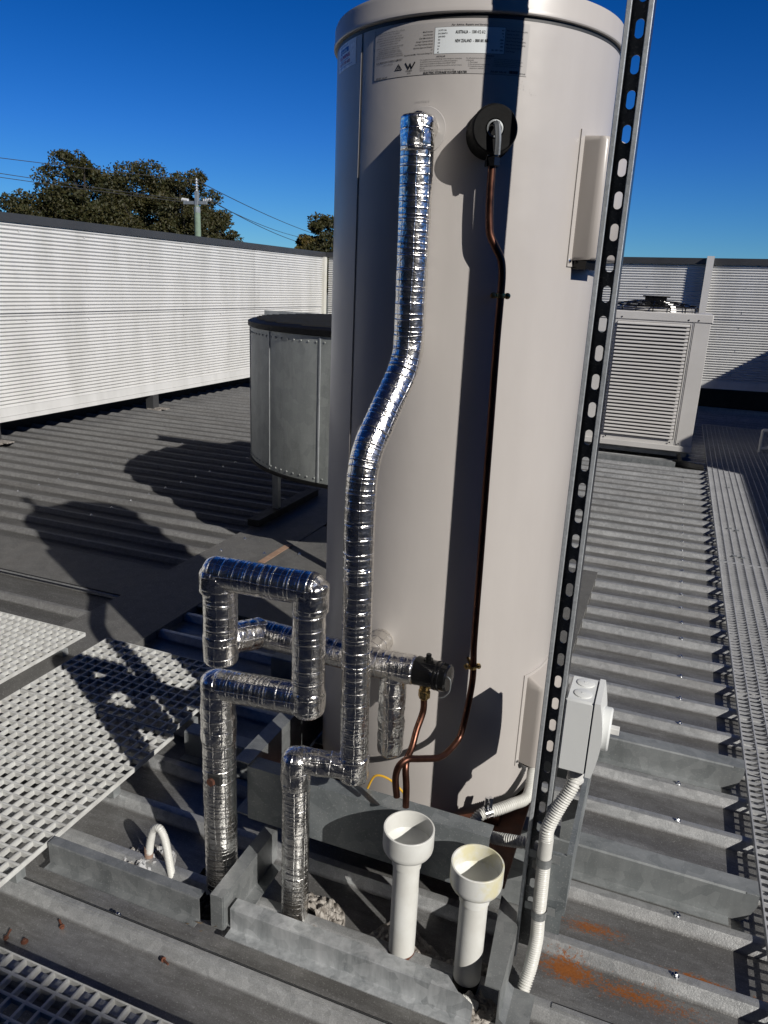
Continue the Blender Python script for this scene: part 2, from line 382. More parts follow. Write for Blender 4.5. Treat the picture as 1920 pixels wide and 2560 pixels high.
# ------------------------------------------------------------------ roof (the ground everything stands on)
PITCH = .1906; Y0 = 1.519; HP = -.029
def rib_profile(y0, y1, skip=()):
    pr = [(y0, HP)]
    k = math.ceil((y0-Y0+.035)/PITCH)
    while Y0+k*PITCH+.032 < y1:
        c = Y0+k*PITCH
        if not any(a < c < b for a, b in skip):
            pr += [(c-.031, HP), (c-.0285, HP+.002), (c-.0145, -.0035), (c-.011, -.0006), (c-.006, .0), (c+.006, .0), (c+.011, -.0006), (c+.0145, -.0035), (c+.0285, HP+.002), (c+.031, HP)]
        k += 1
    pr.append((y1, HP)); return pr
def sheet(mb, x0, x1, y0, y1, skip=(), step=.25):
    pr = rib_profile(y0, y1, skip); n = max(1, int((x1-x0)/step)); m = len(pr); vs = []; fs = []
    for i in range(n+1):
        x = x0+(x1-x0)*i/n
        for y, z in pr: vs.append((x, y, z+.0006*noise.noise((x*1.3, y*3, 1))))
    for i in range(n):
        for j in range(m-1): fs.append((i*m+j, (i+1)*m+j, (i+1)*m+j+1, i*m+j+1))
    mb.add(vs, fs)
rf = MB()
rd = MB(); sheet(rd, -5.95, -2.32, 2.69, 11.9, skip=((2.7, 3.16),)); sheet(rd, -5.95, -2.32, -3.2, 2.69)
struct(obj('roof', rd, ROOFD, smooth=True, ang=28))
sheet(rf, -1.95, 3.6, -3.2, 2.76)
sheet(rf, -.24, 3.6, 2.76, 4.10)
sheet(rf, -1.95, 3.6, 4.10, 11.9)
struct(obj('roof', rf, ROOF, smooth=True, ang=28))
# laps: a sheet edge stands a little proud beside some ribs
lp = MB()
for (x0, x1, y, dz) in ((-1.94, 3.6, 1.1435, .0), (-5.9, -2.32, 2.688, -.006), (-.05, 3.6, 1.334, .0), (-.24, 3.6, 3.44, 0)):
    lp.box(x0, x1, y-.012, y, dz+.0006, dz+.0026)
struct(obj('roof_lap_edge', lp, ROOF))
lg_ = MB()
for (x0, x1, y) in ((-1.94, 3.6, 1.1437), (-5.9, -2.32, 2.6882), (-.05, 3.6, 1.3342)): lg_.box(x0, x1, y, y+.004, -.012, .0012)
struct(obj('roof_lap_shadow', lg_, DARK))  # dark strip painted in as the shadow line behind the lap edges
fl = MB()
fl.box(-2.34, -1.95, -3.2, 5.0, -.003, .006)       # long flat flashing
fl.box(-1.952, -1.949, 2.2, 2.77, HP+.001, .004)   # its turned-down edge
fl.box(-1.949, -.24, 2.74, 4.12, -.012, .0035)     # flat tray behind the heater
fl.box(-.262, -.2405, 2.76, 4.1, HP+.002, .003)
fl.box(-5.9, -2.34, 2.684, 3.12, HP+.001, HP+.004)
for k in range(3, 14):                                # rib end closures
    c = Y0+k*PITCH
    if 2.2 < c < 2.75: fl.box(-1.949, -1.945, c-.03, c+.03, HP+.001, .0015)
    if 2.8 < c < 4.1: fl.box(-.2395, -.2365, c-.028, c+.028, HP+.001, -.001)
struct(obj('roof_flashing', fl, FLASH))
ts = MB(); ts.box(-1.985, -1.945, 3.37, 3.70, .0065, .0095)
tag(obj('rusty_strap', ts, paint('rusty_strap_tan', (.40, .27, .19), (.30, .18, .12), rough=.6, sc=30)), 'short tan rusty strap lying on the flat roof flashing behind the heater', 'metal strap')

# building body and the ground far below
gb = MB(); gb.box(-6.3, 3.9, -3.6, 12.4, -6, -.04); struct(obj('building_roof_slab', gb, DARK))
gd = MB(); gd.add([(-900, -900, -6), (900, -900, -6), (900, 900, -6), (-900, 900, -6)], [(0, 1, 2, 3)]); struct(obj('ground', gd, GROUND))
pp = MB(); pp.box(-6.3, -6.05, -3.6, 12.4, -.04, .42); pp.box(-6.05, 3.9, 12.1, 12.4, -.04, .62)
tag(obj('parapet', pp, DARK), 'low parapet blackened as shade, seen through the gap below the white screen walls', 'parapet')  # near-black colour stands in for the shade below the screen walls

# ------------------------------------------------------------------ roof screws
def screw_mesh():
    m = MB(); m.cyl((0, 0, 0), .0085, .0015, 14); m.cyl((0, 0, .0015), .0068, .0018, 12); m.lathe([(.0048, .003), (.005, .0075), (.004, .0085)], (0, 0, 0), 6)
    return m
sm = obj('roof_screw', screw_mesh(), CHROME)
first = True
def put_screw(x, y, z, label, group, mesh=sm, tilt=(0, 0)):
    global first
    if first: o = sm; first = False
    else:
        o = sm.copy(); COL.objects.link(o)
    o.location = (x, y, z); o.rotation_euler = (tilt[0], tilt[1], random.random()*3); tag(o, label, 'screw', group); return o
for k in range(0, 30):
    y = Y0+k*PITCH
    if 1.75 < y < 1.86 or y > 7: continue
    put_screw(.2045+random.uniform(-.002, .002), y, 0, 'roof screw in the row just left of the steel walkway', 'roof screws beside the walkway')
for k in range(9, 24):
    put_screw(-4.163, Y0+k*PITCH, 0, 'tiny roof screw in the row nearest the white left screen wall', 'roof screws near the screen wall')
for k in range(11, 24):
    put_screw(-3.35, Y0+k*PITCH, 0, 'tiny roof screw in the second row from the left screen wall', 'roof screws in the middle row')
for x, y in ((-2.25, 3.67), (-2.26, 3.43), (-2.02, 3.50), (-1.84, 3.585)):
    put_screw(x, y, .006, 'button-like rivet screw on the flat flashing behind the foil loop', 'rivets on the flashing')
def loose(x, y, z, yaw_, lab):
    m = MB(); m.cyl((0, 0, .005), .0026, .020, 8, axis=(1, 0, .12)); m.cyl((0, 0, .005), .0062, .002, 10, axis=(-1, 0, -.1)); m.lathe([(.0046, 0), (.0046, .0045)], (-.002, 0, .005), 6, axis=(-1, 0, -.1))
    o = obj('loose_screw', m, RUSTY); o.location = (x, y, z); o.rotation_euler = (0, 0, yaw_); tag(o, lab, 'screw')
loose(-1.19, 1.086, HP+.001, 2.6, 'loose rusty screw lying in the roof pan left of centre')
loose(-.905, 1.102, HP+.006, -.4, 'loose rusty screw at the foot of the bright rib in the foreground')
loose(-1.285, 1.01, HP+.001, 1.9, 'loose rusty screw standing beside the front grating, furthest left')
o = sm.copy(); o.data = sm.data.copy(); o.data.materials[0] = RUSTY; COL.objects.link(o); o.location = (-1.24, 1.02, HP+.001); o['label'] = 'round rusty screw head lying near the front grating'; o['category'] = 'screw'
if 'group' in o: del o['group']
o = put_screw(-1.075, 1.150, -.004, 'bright washered screw on the rib in front of the left steel section', 'x'); del o['group']

# ------------------------------------------------------------------ screen walls
def corr_panel(mb, P0, P1, zb0, zt0, zb1, zt1, nrm, seg=8, amp=.0095, pitch=.033):
    """horizontally ribbed sheet from P0 to P1 (x,y)"""
    n = round((zt0-zb0)/pitch)*seg; m = 10; vs = []; fs = []
    d = Vector((P1[0]-P0[0], P1[1]-P0[1]))
    for i in range(m+1):
        t = i/m; zb = zb0+(zb1-zb0)*t; zt = zt0+(zt1-zt0)*t
        w = .0018*noise.noise((P0[0]+t*3.1, P0[1], 5)) if 0 < i < m else 0
        for j in range(n+1):
            k = j/n; ph = 2*math.pi*j/seg; a = amp*math.sin(ph)+w
            vs.append((P0[0]+d.x*t+nrm[0]*a, P0[1]+d.y*t+nrm[1]*a, zb+(zt-zb)*k))
    for i in range(m):
        for j in range(n): fs.append((i*(n+1)+j, (i+1)*(n+1)+j, (i+1)*(n+1)+j+1, i*(n+1)+j+1))
    mb.add(vs, fs)
def rivets(mb, pts, nrm):
    for p in pts: mb.cyl(p, .007, .005, 8, axis=(nrm[0], nrm[1], 0))
XW = -5.57
lw = thing('screen_wall', 'long white ribbed screen wall with charcoal cap along the left side of the roof', 'screen wall', (XW, 5, 0))
cols = [-2.9, -.5, 2.35, 4.78, 7.165, 9.418, 11.58]
for i in range(len(cols)-1):
    for zb, zt, dx in ((.283, 1.108, .0), (1.108, 1.874, .006)):
        m = MB(); corr_panel(m, (XW+dx+(.003 if i % 2 else 0), cols[i]-.02), (XW+dx+(.003 if i % 2 else 0), cols[i+1]), zb-.004, zt+.004, zb-.004, zt+.004, (1, 0))
        pl = obj('wall_sheet', m, WALLP, lw, smooth=True, ang=60)
        m = MB(); rivets(m, [(XW+dx+.004, y, z) for y in (cols[i]+.6, cols[i]+1.4) for z in (zb+.07, (zb+zt)/2, zt-.07)], (1, 0)); obj('rivet', m, WALLP, pl)
m = MB(); m.box(XW-.08, XW+.03, -2.9, 11.72, 1.874, 1.947); capo = obj('cap', m, CAPM, lw)
m = MB(); m.box(XW-.078, XW+.0325, 4.875, 4.878, 1.875, 1.9485); obj('cap_joint', m, DARK, capo)
m = MB(); m.box(XW-.05, XW+.02, -2.9, 11.6, .208, .283); m.box(XW-.05, XW+.028, -2.9, 11.6, .165, .206); obj('base_trim', m, WALLP, lw)
m = MB(); m.box(XW-.02, XW+.05, 11.53, 11.62, .165, 1.874); obj('corner_post', m, WALLC, lw)
for y in (.1, 2.5, 4.88, 7.11, 9.4):
    m = MB(); m.box(XW-.05, XW+.05, y-.05, y+.05, -.03, .165); pst = obj('post', m, CAPM, lw)
    m = MB(); m.box(XW-.03, XW+.14, y-.07, y+.07, -.002, .012); m.box(XW+.0, XW+.2, y-.03, y+.05, .012, .02); obj('foot_plate', m, SEAL, pst)
# back wall, turned a little from square
def bwY(x): return 11.65-.0695*(x+5.57)
def bwz(x, a, b): return a+(b-a)*(x+5.57)/5.97
d = Vector((1, -.0695)).normalized(); nb = (-.0694, -.9976)
bw = thing('screen_wall', 'white ribbed screen wall with charcoal cap across the back behind the air conditioner', 'screen wall', (-1, 11.3, 0))
xs = [-5.5, -3.1, -.9, .23, 1.6, 3.6]
for i in range(len(xs)-1):
    x0, x1 = xs[i], xs[i+1]; off = .02 if i > 2 else 0
    for a0, b0, a1, b1, q in ((.285, .43, 1.108, 1.24, 0), (1.108, 1.24, 1.874, 1.93, .006)):
        m = MB(); corr_panel(m, (x0, bwY(x0)-off-q), (x1+.01, bwY(x1+.01)-off-q), bwz(x0, a0, b0), bwz(x0, a1, b1), bwz(x1, a0, b0), bwz(x1, a1, b1), nb)
        pl = obj('wall_sheet', m, WALLP, bw, smooth=True, ang=60)
        m = MB(); rivets(m, [(x, bwY(x)-off-q-.004, bwz(x, a0, b0)+dz) for x in (x0+(x1-x0)*.35, x0+(x1-x0)*.8) for dz in (.08, .4, .7)], nb); obj('rivet', m, GALV, pl)
def strip(mb, x0, x1, za0, za1, zb0, zb1, y_out, y_in):
    vs = []
    for x in (x0, x1):
        for yy in (y_out, y_in):
            vs += [(x, bwY(x)+yy, bwz(x, za0, za1)), (x, bwY(x)+yy, bwz(x, zb0, zb1))]
    mb.add(vs, [(0, 1, 5, 4), (2, 6, 7, 3), (1, 3, 7, 5), (0, 4, 6, 2), (0, 2, 3, 1), (4, 5, 7, 6)])
m = MB(); strip(m, -5.6, .182, 1.874, 1.93, 1.947, 2.01, -.045, .08); strip(m, .276, 3.6, 1.874, 1.93, 1.947, 2.01, -.06, .08); obj('cap', m, CAPM, bw)
m = MB(); strip(m, -5.5, 3.6, .165, .325, .283, .428, -.03, .05); obj('base_trim', m, WALLP, bw)
m = MB(); m.box(.184, .272, bwY(.2)-.13, bwY(.2)+.02, .0, 2.03); obj('column', m, ACP, bw)
for x in (-4.2, -2.2, -.6, 1.9, 3.2):
    m = MB(); m.box(x-.04, x+.04, bwY(x)-.01, bwY(x)+.07, -.03, .3); obj('post', m, GALVD, bw)
# right-hand screen wall and equipment that stand outside the picture and shade the walkway
rw = thing('screen_wall', 'white ribbed screen wall along the right side of the roof beyond the steel walkway', 'screen wall', (3.45, 4, 0))
for i, y in enumerate((-2.9, -.4, 2.1, 4.6, 7.1)):
    m = MB(); corr_panel(m, (3.45, y), (3.45, y+2.5), .17, 1.90, .17, 1.90, (-1, 0)); obj('wall_sheet', m, WALLP, rw, smooth=True, ang=60)
m = MB(); m.box(3.43, 3.52, -2.9, 9.6, 1.885, 1.95); obj('cap', m, CAPM, rw)
m = MB(); m.box(3.42, 3.5, -2.9, 9.6, .12, .18); obj('base_trim', m, WALLP, rw)
for y in (-2.5, 1, 4.5, 8): m = MB(); m.box(3.4, 3.5, y-.05, y+.05, -.03, .12); obj('post', m, GALVD, rw)
ec = thing('plant_cabinet', 'tall white plant cabinet standing right of the walkway near the back wall', 'plant cabinet', (2.95, 8.5, 0))
m = MB(); m.box(2.62, 3.38, 6.07, 11.05, .05, 1.95, .01); obj('body', m, ACP, ec)
m = MB(); m.box(2.605, 2.62, 6.3, 7.6, .2, 1.8, .004); m.box(2.605, 2.62, 7.8, 9.2, .2, 1.8, .004); obj('door', m, ACP, ec)
m = MB(); m.box(2.65, 2.75, 6.1, 11, -.03, .05); m.box(3.2, 3.3, 6.1, 11, -.03, .05); obj('plinth', m, GALVD, ec)
pb_ = thing('shade_block', 'tall dark block added unseen behind the viewpoint to shade the near end of the roof', 'shade block', (0, -5, 0))  # added unseen block: shades the foreground, cuts sky fill, darkens reflections
m = MB(); m.box(-6.3, 10.5, -9.0, -3.2, -6, 4.68); obj('wall', m, BLOCKDARK, pb_)
m = MB(); m.box(-6.4, 10.6, -9.1, -3.1, 4.68, 4.845); obj('roof_cap', m, CAPM, pb_)
m = MB(); m.box(-1.2, -.2, -3.2, -3.16, .0, 2.1, .004); dr_ = obj('door', m, CAPM, pb_)
m = MB(); m.box(-.34, -.30, -3.13, -3.16, 1.0, 1.12); obj('handle', m, GALV, dr_)

# small floodlight on the outside of the left wall
ft = thing('floodlight', 'small pale floodlight with a thin arm behind the cap of the left screen wall', 'floodlight', (-7.4, 8.35, 1.9))
m = MB(); m.box(-7.50, -7.38, 8.30, 8.40, 1.99, 2.07, .01); obj('lamp_head', m, PORC, ft)
m = MB(); m.tube([(-7.4, 8.36, 2.06), (-7.35, 8.5, 1.8), (-7.3, 8.6, -5.9)], .03, 8); m.tube([(-7.3, 8.6, 1.9), (-7.15, 8.85, 2.06)], .02, 8); obj('arm', m, PORC, ft)

# ------------------------------------------------------------------ trees, pole, wires
def tree(label, az, top, rr, w, mat, seed, dist=55, low=.6, clumps=70, dens=230, leaf=.23, name='tree'):
    rnd = random.Random(seed); a = R(az)
    cx, cy = math.sin(a)*dist, math.cos(a)*dist; zt = 1.5+top*dist
    t = thing(name, label, 'tree', (cx, cy, -6), 'trees beyond the screen wall')
    cz = (zt+low)/2; hz = (zt-low)/2
    tr = MB(); tr.tube([(cx, cy, -6), (cx+.2, cy, -2), (cx, cy+.2, cz)], .35, 8, radf=lambda i, ph, L, p: (.42, .32, .2)[i])
    m = MB(); centres = []
    for c in range(clumps):
        while True:
            p = Vector((rnd.uniform(-1, 1), rnd.uniform(-1, 1), rnd.uniform(-1, 1)))
            if .25 < p.length < 1: break
        if rnd.random() < .65: p = p.normalized()*rnd.uniform(.72, 1.0)
        q = Vector((cx+p.x*w, cy+p.y*w, cz+p.z*hz)); cr = rnd.uniform(.45, .95)*w/2.4
        centres.append(q)
        for k in range(dens):
            dv = Vector((rnd.gauss(0, 1), rnd.gauss(0, 1), rnd.gauss(0, 1))).normalized()*cr*rnd.uniform(.55, 1.0)
            dv.z *= .7
            l = leaf*rnd.uniform(.6, 1.2); n1 = Vector((rnd.gauss(0, 1), rnd.gauss(0, 1), rnd.gauss(0, .7))).normalized()
            n2 = n1.orthogonal().normalized()*rnd.uniform(.35, .6); b = q+dv
            m.add([b-n1*l*.5, b+n2*l*.5, b+n1*l*.5, b-n2*l*.5], [(0, 1, 2, 3)])
    for q in centres[::6]:
        tr.tube([(cx, cy, cz-hz*.8), ((cx+q.x)/2, (cy+q.y)/2, (cz-hz*.4+q.z)/2), tuple(q)], .1, 5, radf=lambda i, ph, L, p: (.16, .10, .04)[i])
    obj('trunk', tr, BARK, t); obj('crown', m, mat, t)
tree('low dark tree at the far left end of the row behind the left screen wall', -45.4, .080, 0, 2.3, LEAF, 1, clumps=75)
tree('tall dark olive tree with the highest crown behind the left screen wall', -41.9, .128, 0, 2.7, LEAF, 2, clumps=90)
tree('broad dark tree second highest, between the tallest tree and the power pole', -38.2, .121, 0, 2.9, LEAF, 3, clumps=90)
tree('dark tree directly behind the green power pole', -35.2, .120, 0, 2.2, LEAF, 4, clumps=70)
tree('sloping-shouldered dark tree just right of the power pole', -33.7, .083, 0, 2.0, LEAF, 5, clumps=75)
tree('small leafy tree filling the dip at the left of the tallest tree', -43.5, .090, 0, 2.5, LEAF, 8, clumps=80)
tree('dark bushy tree filling the gap between the two tallest trees', -40.1, .108, 0, 2.4, LEAF, 9, clumps=70)
tree('dark tree between the broad tree and the power pole, partly hidden', -36.7, .104, 0, 2.3, LEAF, 10, clumps=70)
tree('dark tree crown peeking beside the left edge of the water heater', -25.0, .080, 0, 2.1, LEAF, 6, clumps=90)
tree('small yellow-olive tree left of the crown beside the water heater', -27.0, .053, 0, 1.2, LEAFY, 7, clumps=45)
PX, PY = math.sin(R(-34.5))*40, math.cos(R(-34.5))*40
pole = thing('power_pole', 'green-tinged timber power pole with porcelain insulators beyond the left screen wall', 'power pole', (PX, PY, -6))
m = MB(); m.lathe([(.20, 0), (.145, 10.6), (.10, 10.75)], (PX, PY, -6), 12); obj('pole', m, GREENWOOD, pole, smooth=True)
m = MB(); m.box(PX-.07, PX+.07, PY-.1, PY+.1, 4.7, 5.35); m.box(PX-.75, PX+.55, PY-.06, PY+.06, 4.78, 4.92); m.lathe([(.15, 0), (.15, .25)], (PX, PY, 4.4), 10); obj('bracket', m, GALVD, pole)
def insul(c, ax, L=.42):
    m = MB(); pr = []
    for k in range(5): h = L*k/5; pr += [(.035, h), (.085, h+.02), (.085, h+.035), (.035, h+.05)]
    pr.append((.03, L)); m.lathe(pr, c, 10, axis=ax); return m
obj('insulator', insul((PX, PY, 5.35), (0, 0, 1), .6), PORC, pole)
obj('insulator', insul((PX-.5, PY, 4.95), (-.95, .1, .12)), PORC, pole)
obj('insulator', insul((PX+.35, PY, 4.95), (.9, .3, .15)), PORC, pole)
def P3(az, dist, slope): a = R(az); return Vector((math.sin(a)*dist, math.cos(a)*dist, 1.5+slope*dist))
def wire(lab, A, B, sag, rad=.02, ext=0):
    A, B = Vector(A), Vector(B); B = B+(B-A)*ext; n = 40
    pts = [A.lerp(B, i/n)-Vector((0, 0, sag*4*(i/n)*(1-i/n))) for i in range(n+1)]
    m = MB(); m.tube(pts, rad, 5); tag(obj('overhead_wire', m, WIREM), lab, 'power line')
wire('highest overhead wire running left from the top of the power pole', (PX, PY, 5.85), P3(-46.64, 33, .118), .12, .013, 1.2)
wire('upper one of the close pair of overhead wires left of the power pole', (PX-.9, PY, 5.0), P3(-46.7, 33, .1015), .1, .013, 1.2)
wire('lower one of the close pair of overhead wires left of the power pole', (PX-.9, PY, 4.9), P3(-46.7, 33, .0975), .1, .013, 1.2)
wire('top overhead wire sloping right from the pole toward the heater', (PX, PY, 5.85), P3(-26.83, 62, .0615), .25, .02, .4)
wire('middle overhead wire sloping right from the pole', (PX+.7, PY, 5.0), P3(-27.65, 62, .050), .3, .02, .4)
wire('lowest thin overhead wire emerging right of the dark trees', P3(-33.0, 50, .082), P3(-26.9, 75, .0555), .5, .02, .4)

# ------------------------------------------------------------------ fan drum
DC = (-1.5, 4.25)
dr = thing('exhaust_duct_drum', 'large round galvanised steel duct drum with black top standing on legs behind the heater', 'duct drum', (DC[0], DC[1], 0))
m = MB(); m.lathe([(.86, .505), (.895, .495), (.9, .50), (.9, 1.245), (.895, 1.25)], (*DC, 0), 96); body = obj('body', m, DRUM, dr, smooth=True)
for dg in (262, 214, 238, 290, 190):
    m = MB(); t = R(dg); rd_ = Vector((math.cos(t), math.sin(t), 0)); tg_ = Vector((-math.sin(t), math.cos(t), 0)); c_ = Vector((*DC, 0))+rd_*.9
    m.add([c_+tg_*a_+rd_*b_+Vector((0, 0, z_)) for z_ in (.51, 1.24) for a_, b_ in ((-.006, 0), (-.004, .004), (.004, .004), (.006, 0))], [(0, 1, 5, 4), (1, 2, 6, 5), (2, 3, 7, 6)])
    obj('seam', m, GALVD, body)
m = MB(); m.lathe([(.904, 1.243), (.912, 1.247), (.912, 1.272), (.90, 1.278), (.5, 1.284), (0.0001, 1.286)], (*DC, 0), 96); m.lathe([(.905, .487), (.91, .49), (.91, .505), (.9, .508)], (*DC, 0), 96, capb=False, capt=False); obj('rim', m, BLACK, dr, smooth=True)
m = MB()
for z_ in (.53, 1.215):
    for k in range(60):
        t = R(180+k*3.1); p_ = Vector((DC[0]+.9*math.cos(t), DC[1]+.9*math.sin(t), z_)); m.lathe([(.006, 0), (.005, .003), (.002, .004)], p_, 6, axis=(math.cos(t), math.sin(t), 0))
ro_ = obj('rivets', m, DRUM, body); ro_['kind'] = 'stuff'
m = MB()
for k in range(20):
    y = DC[1]-.82+k*.086; h = math.sqrt(max(0, .86**2-(y-DC[1])**2)); m.box(DC[0]-h, DC[0]+h, y-.008, y+.008, 1.284, 1.292)
obj('top_mesh', m, DARK, dr)
for x, y in ((-2.33, 4.2), (-1.5, 3.42), (-.68, 4.2), (-1.5, 5.08)):
    m = MB(); m.box(x-.02, x+.02, y-.02, y+.02, .004, .50); lg = obj('leg', m, GALVD, dr)
for x0_, x1_ in ((-2.37, -2.29), (-.75, -.6)): m = MB(); m.box(x0_, x1_, 3.9, 4.75, .006, .05); obj('foot_rail', m, DARK, dr)
m = MB(); m.box(-2.78, -.4, 4.83, 4.838, 1.225, 1.284); m.box(-2.78, -.4, 4.74, 4.83, 1.222, 1.228); obj('angle_beam', m, GALVD, dr)
m = MB(); m.box(-2.7, -.5, 4.735, 4.741, 1.220, 1.232); obj('rusty_edge', m, paint('rust_edge', (.30, .20, .15), rough=.7), dr)

# ------------------------------------------------------------------ air conditioner
ac = thing('air_conditioner', 'large cream air conditioner with louvred front and fan cage on top at the back right', 'air conditioner', (-.25, 8, 0))
ax0, ax1, ay, az0, az1 = -.80, .245, 7.55, .115, 1.36
m = MB(); m.box(ax0, ax1, ay+.012, 8.5, az0, az1-.03, .004); obj('casing', m, ACP, ac)
m = MB(); m.box(ax0-.01, ax1+.014, ay-.012, 8.51, az1-.075, az1, .006); obj('top_panel', m, ACP, ac)
m = MB(); m.box(ax0-.01, ax1+.01, ay-.02, 8.5, az0-.02, az0+.035, .004); obj('base_tray', m, ACP, ac)
m = MB(); m.box(.108, ax1, ay-.004, ay+.012, az0+.036, az1-.076, .002); m.box(.098, .103, ay-.006, ay+.012, az0+.036, az1-.076); obj('corner_panel', m, ACP, ac)
m = MB(); m.box(-.585, .098, ay-.002, ay+.010, az0+.036, az0+.085); m.box(-.585, .098, ay-.002, ay+.010, az1-.092, az1-.0755); m.box(-.585, -.566, ay-.002, ay+.010, az0+.085, az1-.092); m.box(.080, .098, ay-.002, ay+.010, az0+.085, az1-.092); m.box(ax0+.01, -.587, ay-.004, ay+.012, az0+.036, az1-.076)
fp = obj('louvre_panel', m, ACP, ac)
m = MB(); m.box(-.566, .080, ay+.004, ay+.0115, az0+.085, az1-.092); obj('dark_backing', m, DARK, ac)
m = MB(); n = 32; z0, z1 = az0+.085, az1-.092; p = (z1-z0)/n
for k in range(n):
    z = z0+p*(k+.18); m.prism([(ay-.0255, z), (ay-.0285, z+.004), (ay-.026, z+p*.42), (ay+.004, z+p*.78), (ay+.004, z+p*.70), (ay-.020, z+p*.34)], -.562, .074, 'YZ')
obj('louvres', m, ACP, fp)
m = MB()
for x, z in ((-.54, az0+.06), (.05, az0+.06), (.13, az0+.055), (-.53, az1-.055), (.055, az1-.055), (.14, az1-.055)): m.cyl((x, ay-.012, z), .007, .004, 8, axis=(0, -1, 0))
obj('panel_screw', m, BLACKP, ac)
FC = (-.27, 8.02)
m = MB()
for rr, z in ((.40, 1.37), (.395, 1.39), (.38, 1.41), (.33, 1.43), (.26, 1.445), (.18, 1.452), (.1, 1.456)): m.tube([(FC[0]+rr*math.cos(t*math.pi/24), FC[1]+rr*math.sin(t*math.pi/24), z) for t in range(49)], .0045, 5, cap=False)
for k in range(16):
    t = 2*math.pi*k/16; m.tube([(FC[0]+q*math.cos(t), FC[1]+q*math.sin(t), z) for q, z in ((.40, 1.36), (.40, 1.395), (.37, 1.418), (.2, 1.451), (.05, 1.457))], .0055, 5)
obj('fan_cage', m, BLACKP, ac)
m = MB(); m.lathe([(.375, 1.355), (.365, 1.40)], (*FC, 0), 40, capb=False, capt=False); obj('fan_ring', m, ACP, ac, smooth=True)
m = MB(); m.cyl((*FC, 1.36), .10, .08, 16)
for k in range(4):
    t = k*math.pi/2+.4; c, s_ = math.cos(t), math.sin(t)
    m.add([(FC[0]+.08*c, FC[1]+.08*s_, 1.38), (FC[0]+.34*c-.1*s_, FC[1]+.34*s_+.1*c, 1.375), (FC[0]+.34*c+.1*s_, FC[1]+.34*s_-.1*c, 1.415), (FC[0]+.09*c+.05*s_, FC[1]+.09*s_-.05*c, 1.41)], [(0, 1, 2, 3)])
obj('fan', m, BLACKP, ac)
m = MB(); m.box(FC[0]-.10, FC[0]+.10, FC[1]-.08, FC[1]+.08, 1.45, 1.50, .006); m.box(FC[0]-.12, FC[0]+.13, FC[1]-.09, FC[1]+.09, 1.492, 1.504, .003); obj('motor_box', m, BLACKP, ac)
for x in (ax0+.1, ax1-.06):
    for y in (7.65, 8.4): m = MB(); m.box(x-.04, x+.04, y-.05, y+.05, .055, az0-.02); obj('foot', m, GALVD, ac)
m = MB(); m.box(ax0, ax1-.03, 7.58, 7.66, .04, .095); m.box(ax0, ax1-.03, 8.35, 8.43, .04, .095); obj('bearer', m, GALVD, ac)
bm = MB(); bm.box(-1.3, .13, 7.28, 7.283, -.028, .04); bm.box(-1.3, .13, 7.283, 7.36, .037, .04); bm.box(-1.3, .13, 8.45, 8.5, -.028, .04)
tag(obj('support_beam', bm, GALV), 'galvanised steel beam lying on the roof in front of the air conditioner', 'steel beam')
dd = MB(); dd.tube(smooth_path([(.12, 7.35, .02), (.2, 7.28, .03), (.28, 7.3, .015), (.36, 7.36, .0)], .02), .035, 10); dd.tube([(.15, 7.5, .07), (.17, 7.34, .03)], .02, 8)
tag(obj('insulated_line', dd, BLACK, smooth=True), 'lump of black insulated pipe lying between the air conditioner and the walkway', 'pipe')
wp = MB(); wp.tube(fillet([(.93, 8.42, .02), (.93, 8.42, .24), (.93, 8.42, .24), (1.4, 8.45, .24)], .05), .022, 10); wp.tube(fillet([(.93, 8.42, .06), (1.02, 8.42, .06), (1.02, 8.42, .16), (1.3, 8.43, .16)], .04), .022, 10)
tag(obj('drain_pipe', wp, PVC, smooth=True), 'bent white drain pipe on the shaded end of the walkway at the right edge', 'pipe')

# ------------------------------------------------------------------ steel walkway grating
def steel_grating(label, y0, y1, x0=.408, x1=1.42):
    t = thing('walkway_grating', label, 'walkway grating', ((x0+x1)/2, (y0+y1)/2, 0), 'steel walkway gratings')
    m = MB(); y = y0+.015
    while y < y1-.01: m.box(x0+.004, x1-.004, y-.0013, y+.0013, .0075, .017); y += .0303
    obj('cross_bars', m, GRATE, t)
    m = MB(); x = x0+.0455
    while x < x1-.02: m.box(x-.002, x+.002, y0+.004, y1-.004, .0125, .0192); x += .0455
    obj('long_rods', m, GRATE, t)
    m = MB(); m.box(x0, x0+.0038, y0, y1, .0005, .0196); m.box(x1-.0038, x1, y0, y1, .0005, .0196); m.box(x0+.004, x1-.004, y0, y0+.0035, .0005, .0193); m.box(x0+.004, x1-.004, y1-.0035, y1, .0005, .0193)
    obj('edge_bar', m, GRATE, t)
steel_grating('nearest steel walkway grating at the right, ending at the first dark joint', 1.02, 4.612)
steel_grating('middle steel walkway grating between the two joints, half in shade', 4.622, 8.215)
steel_grating('farthest steel walkway grating, wholly in shade below the back wall', 8.225, 9.95)
gc = MB()
for x, y in ((.55, 6.6), (.50, 4.75), (.545, 4.74), (.535, 2.98), (.58, 2.97), (.50, 5.35), (.545, 5.33)): gc.box(x-.012, x+.012, y-.012, y+.012, .0197, .0225)
tag(obj('grating_clips', gc, GALVD), 'small square clips fixing the steel walkway gratings', 'clips')

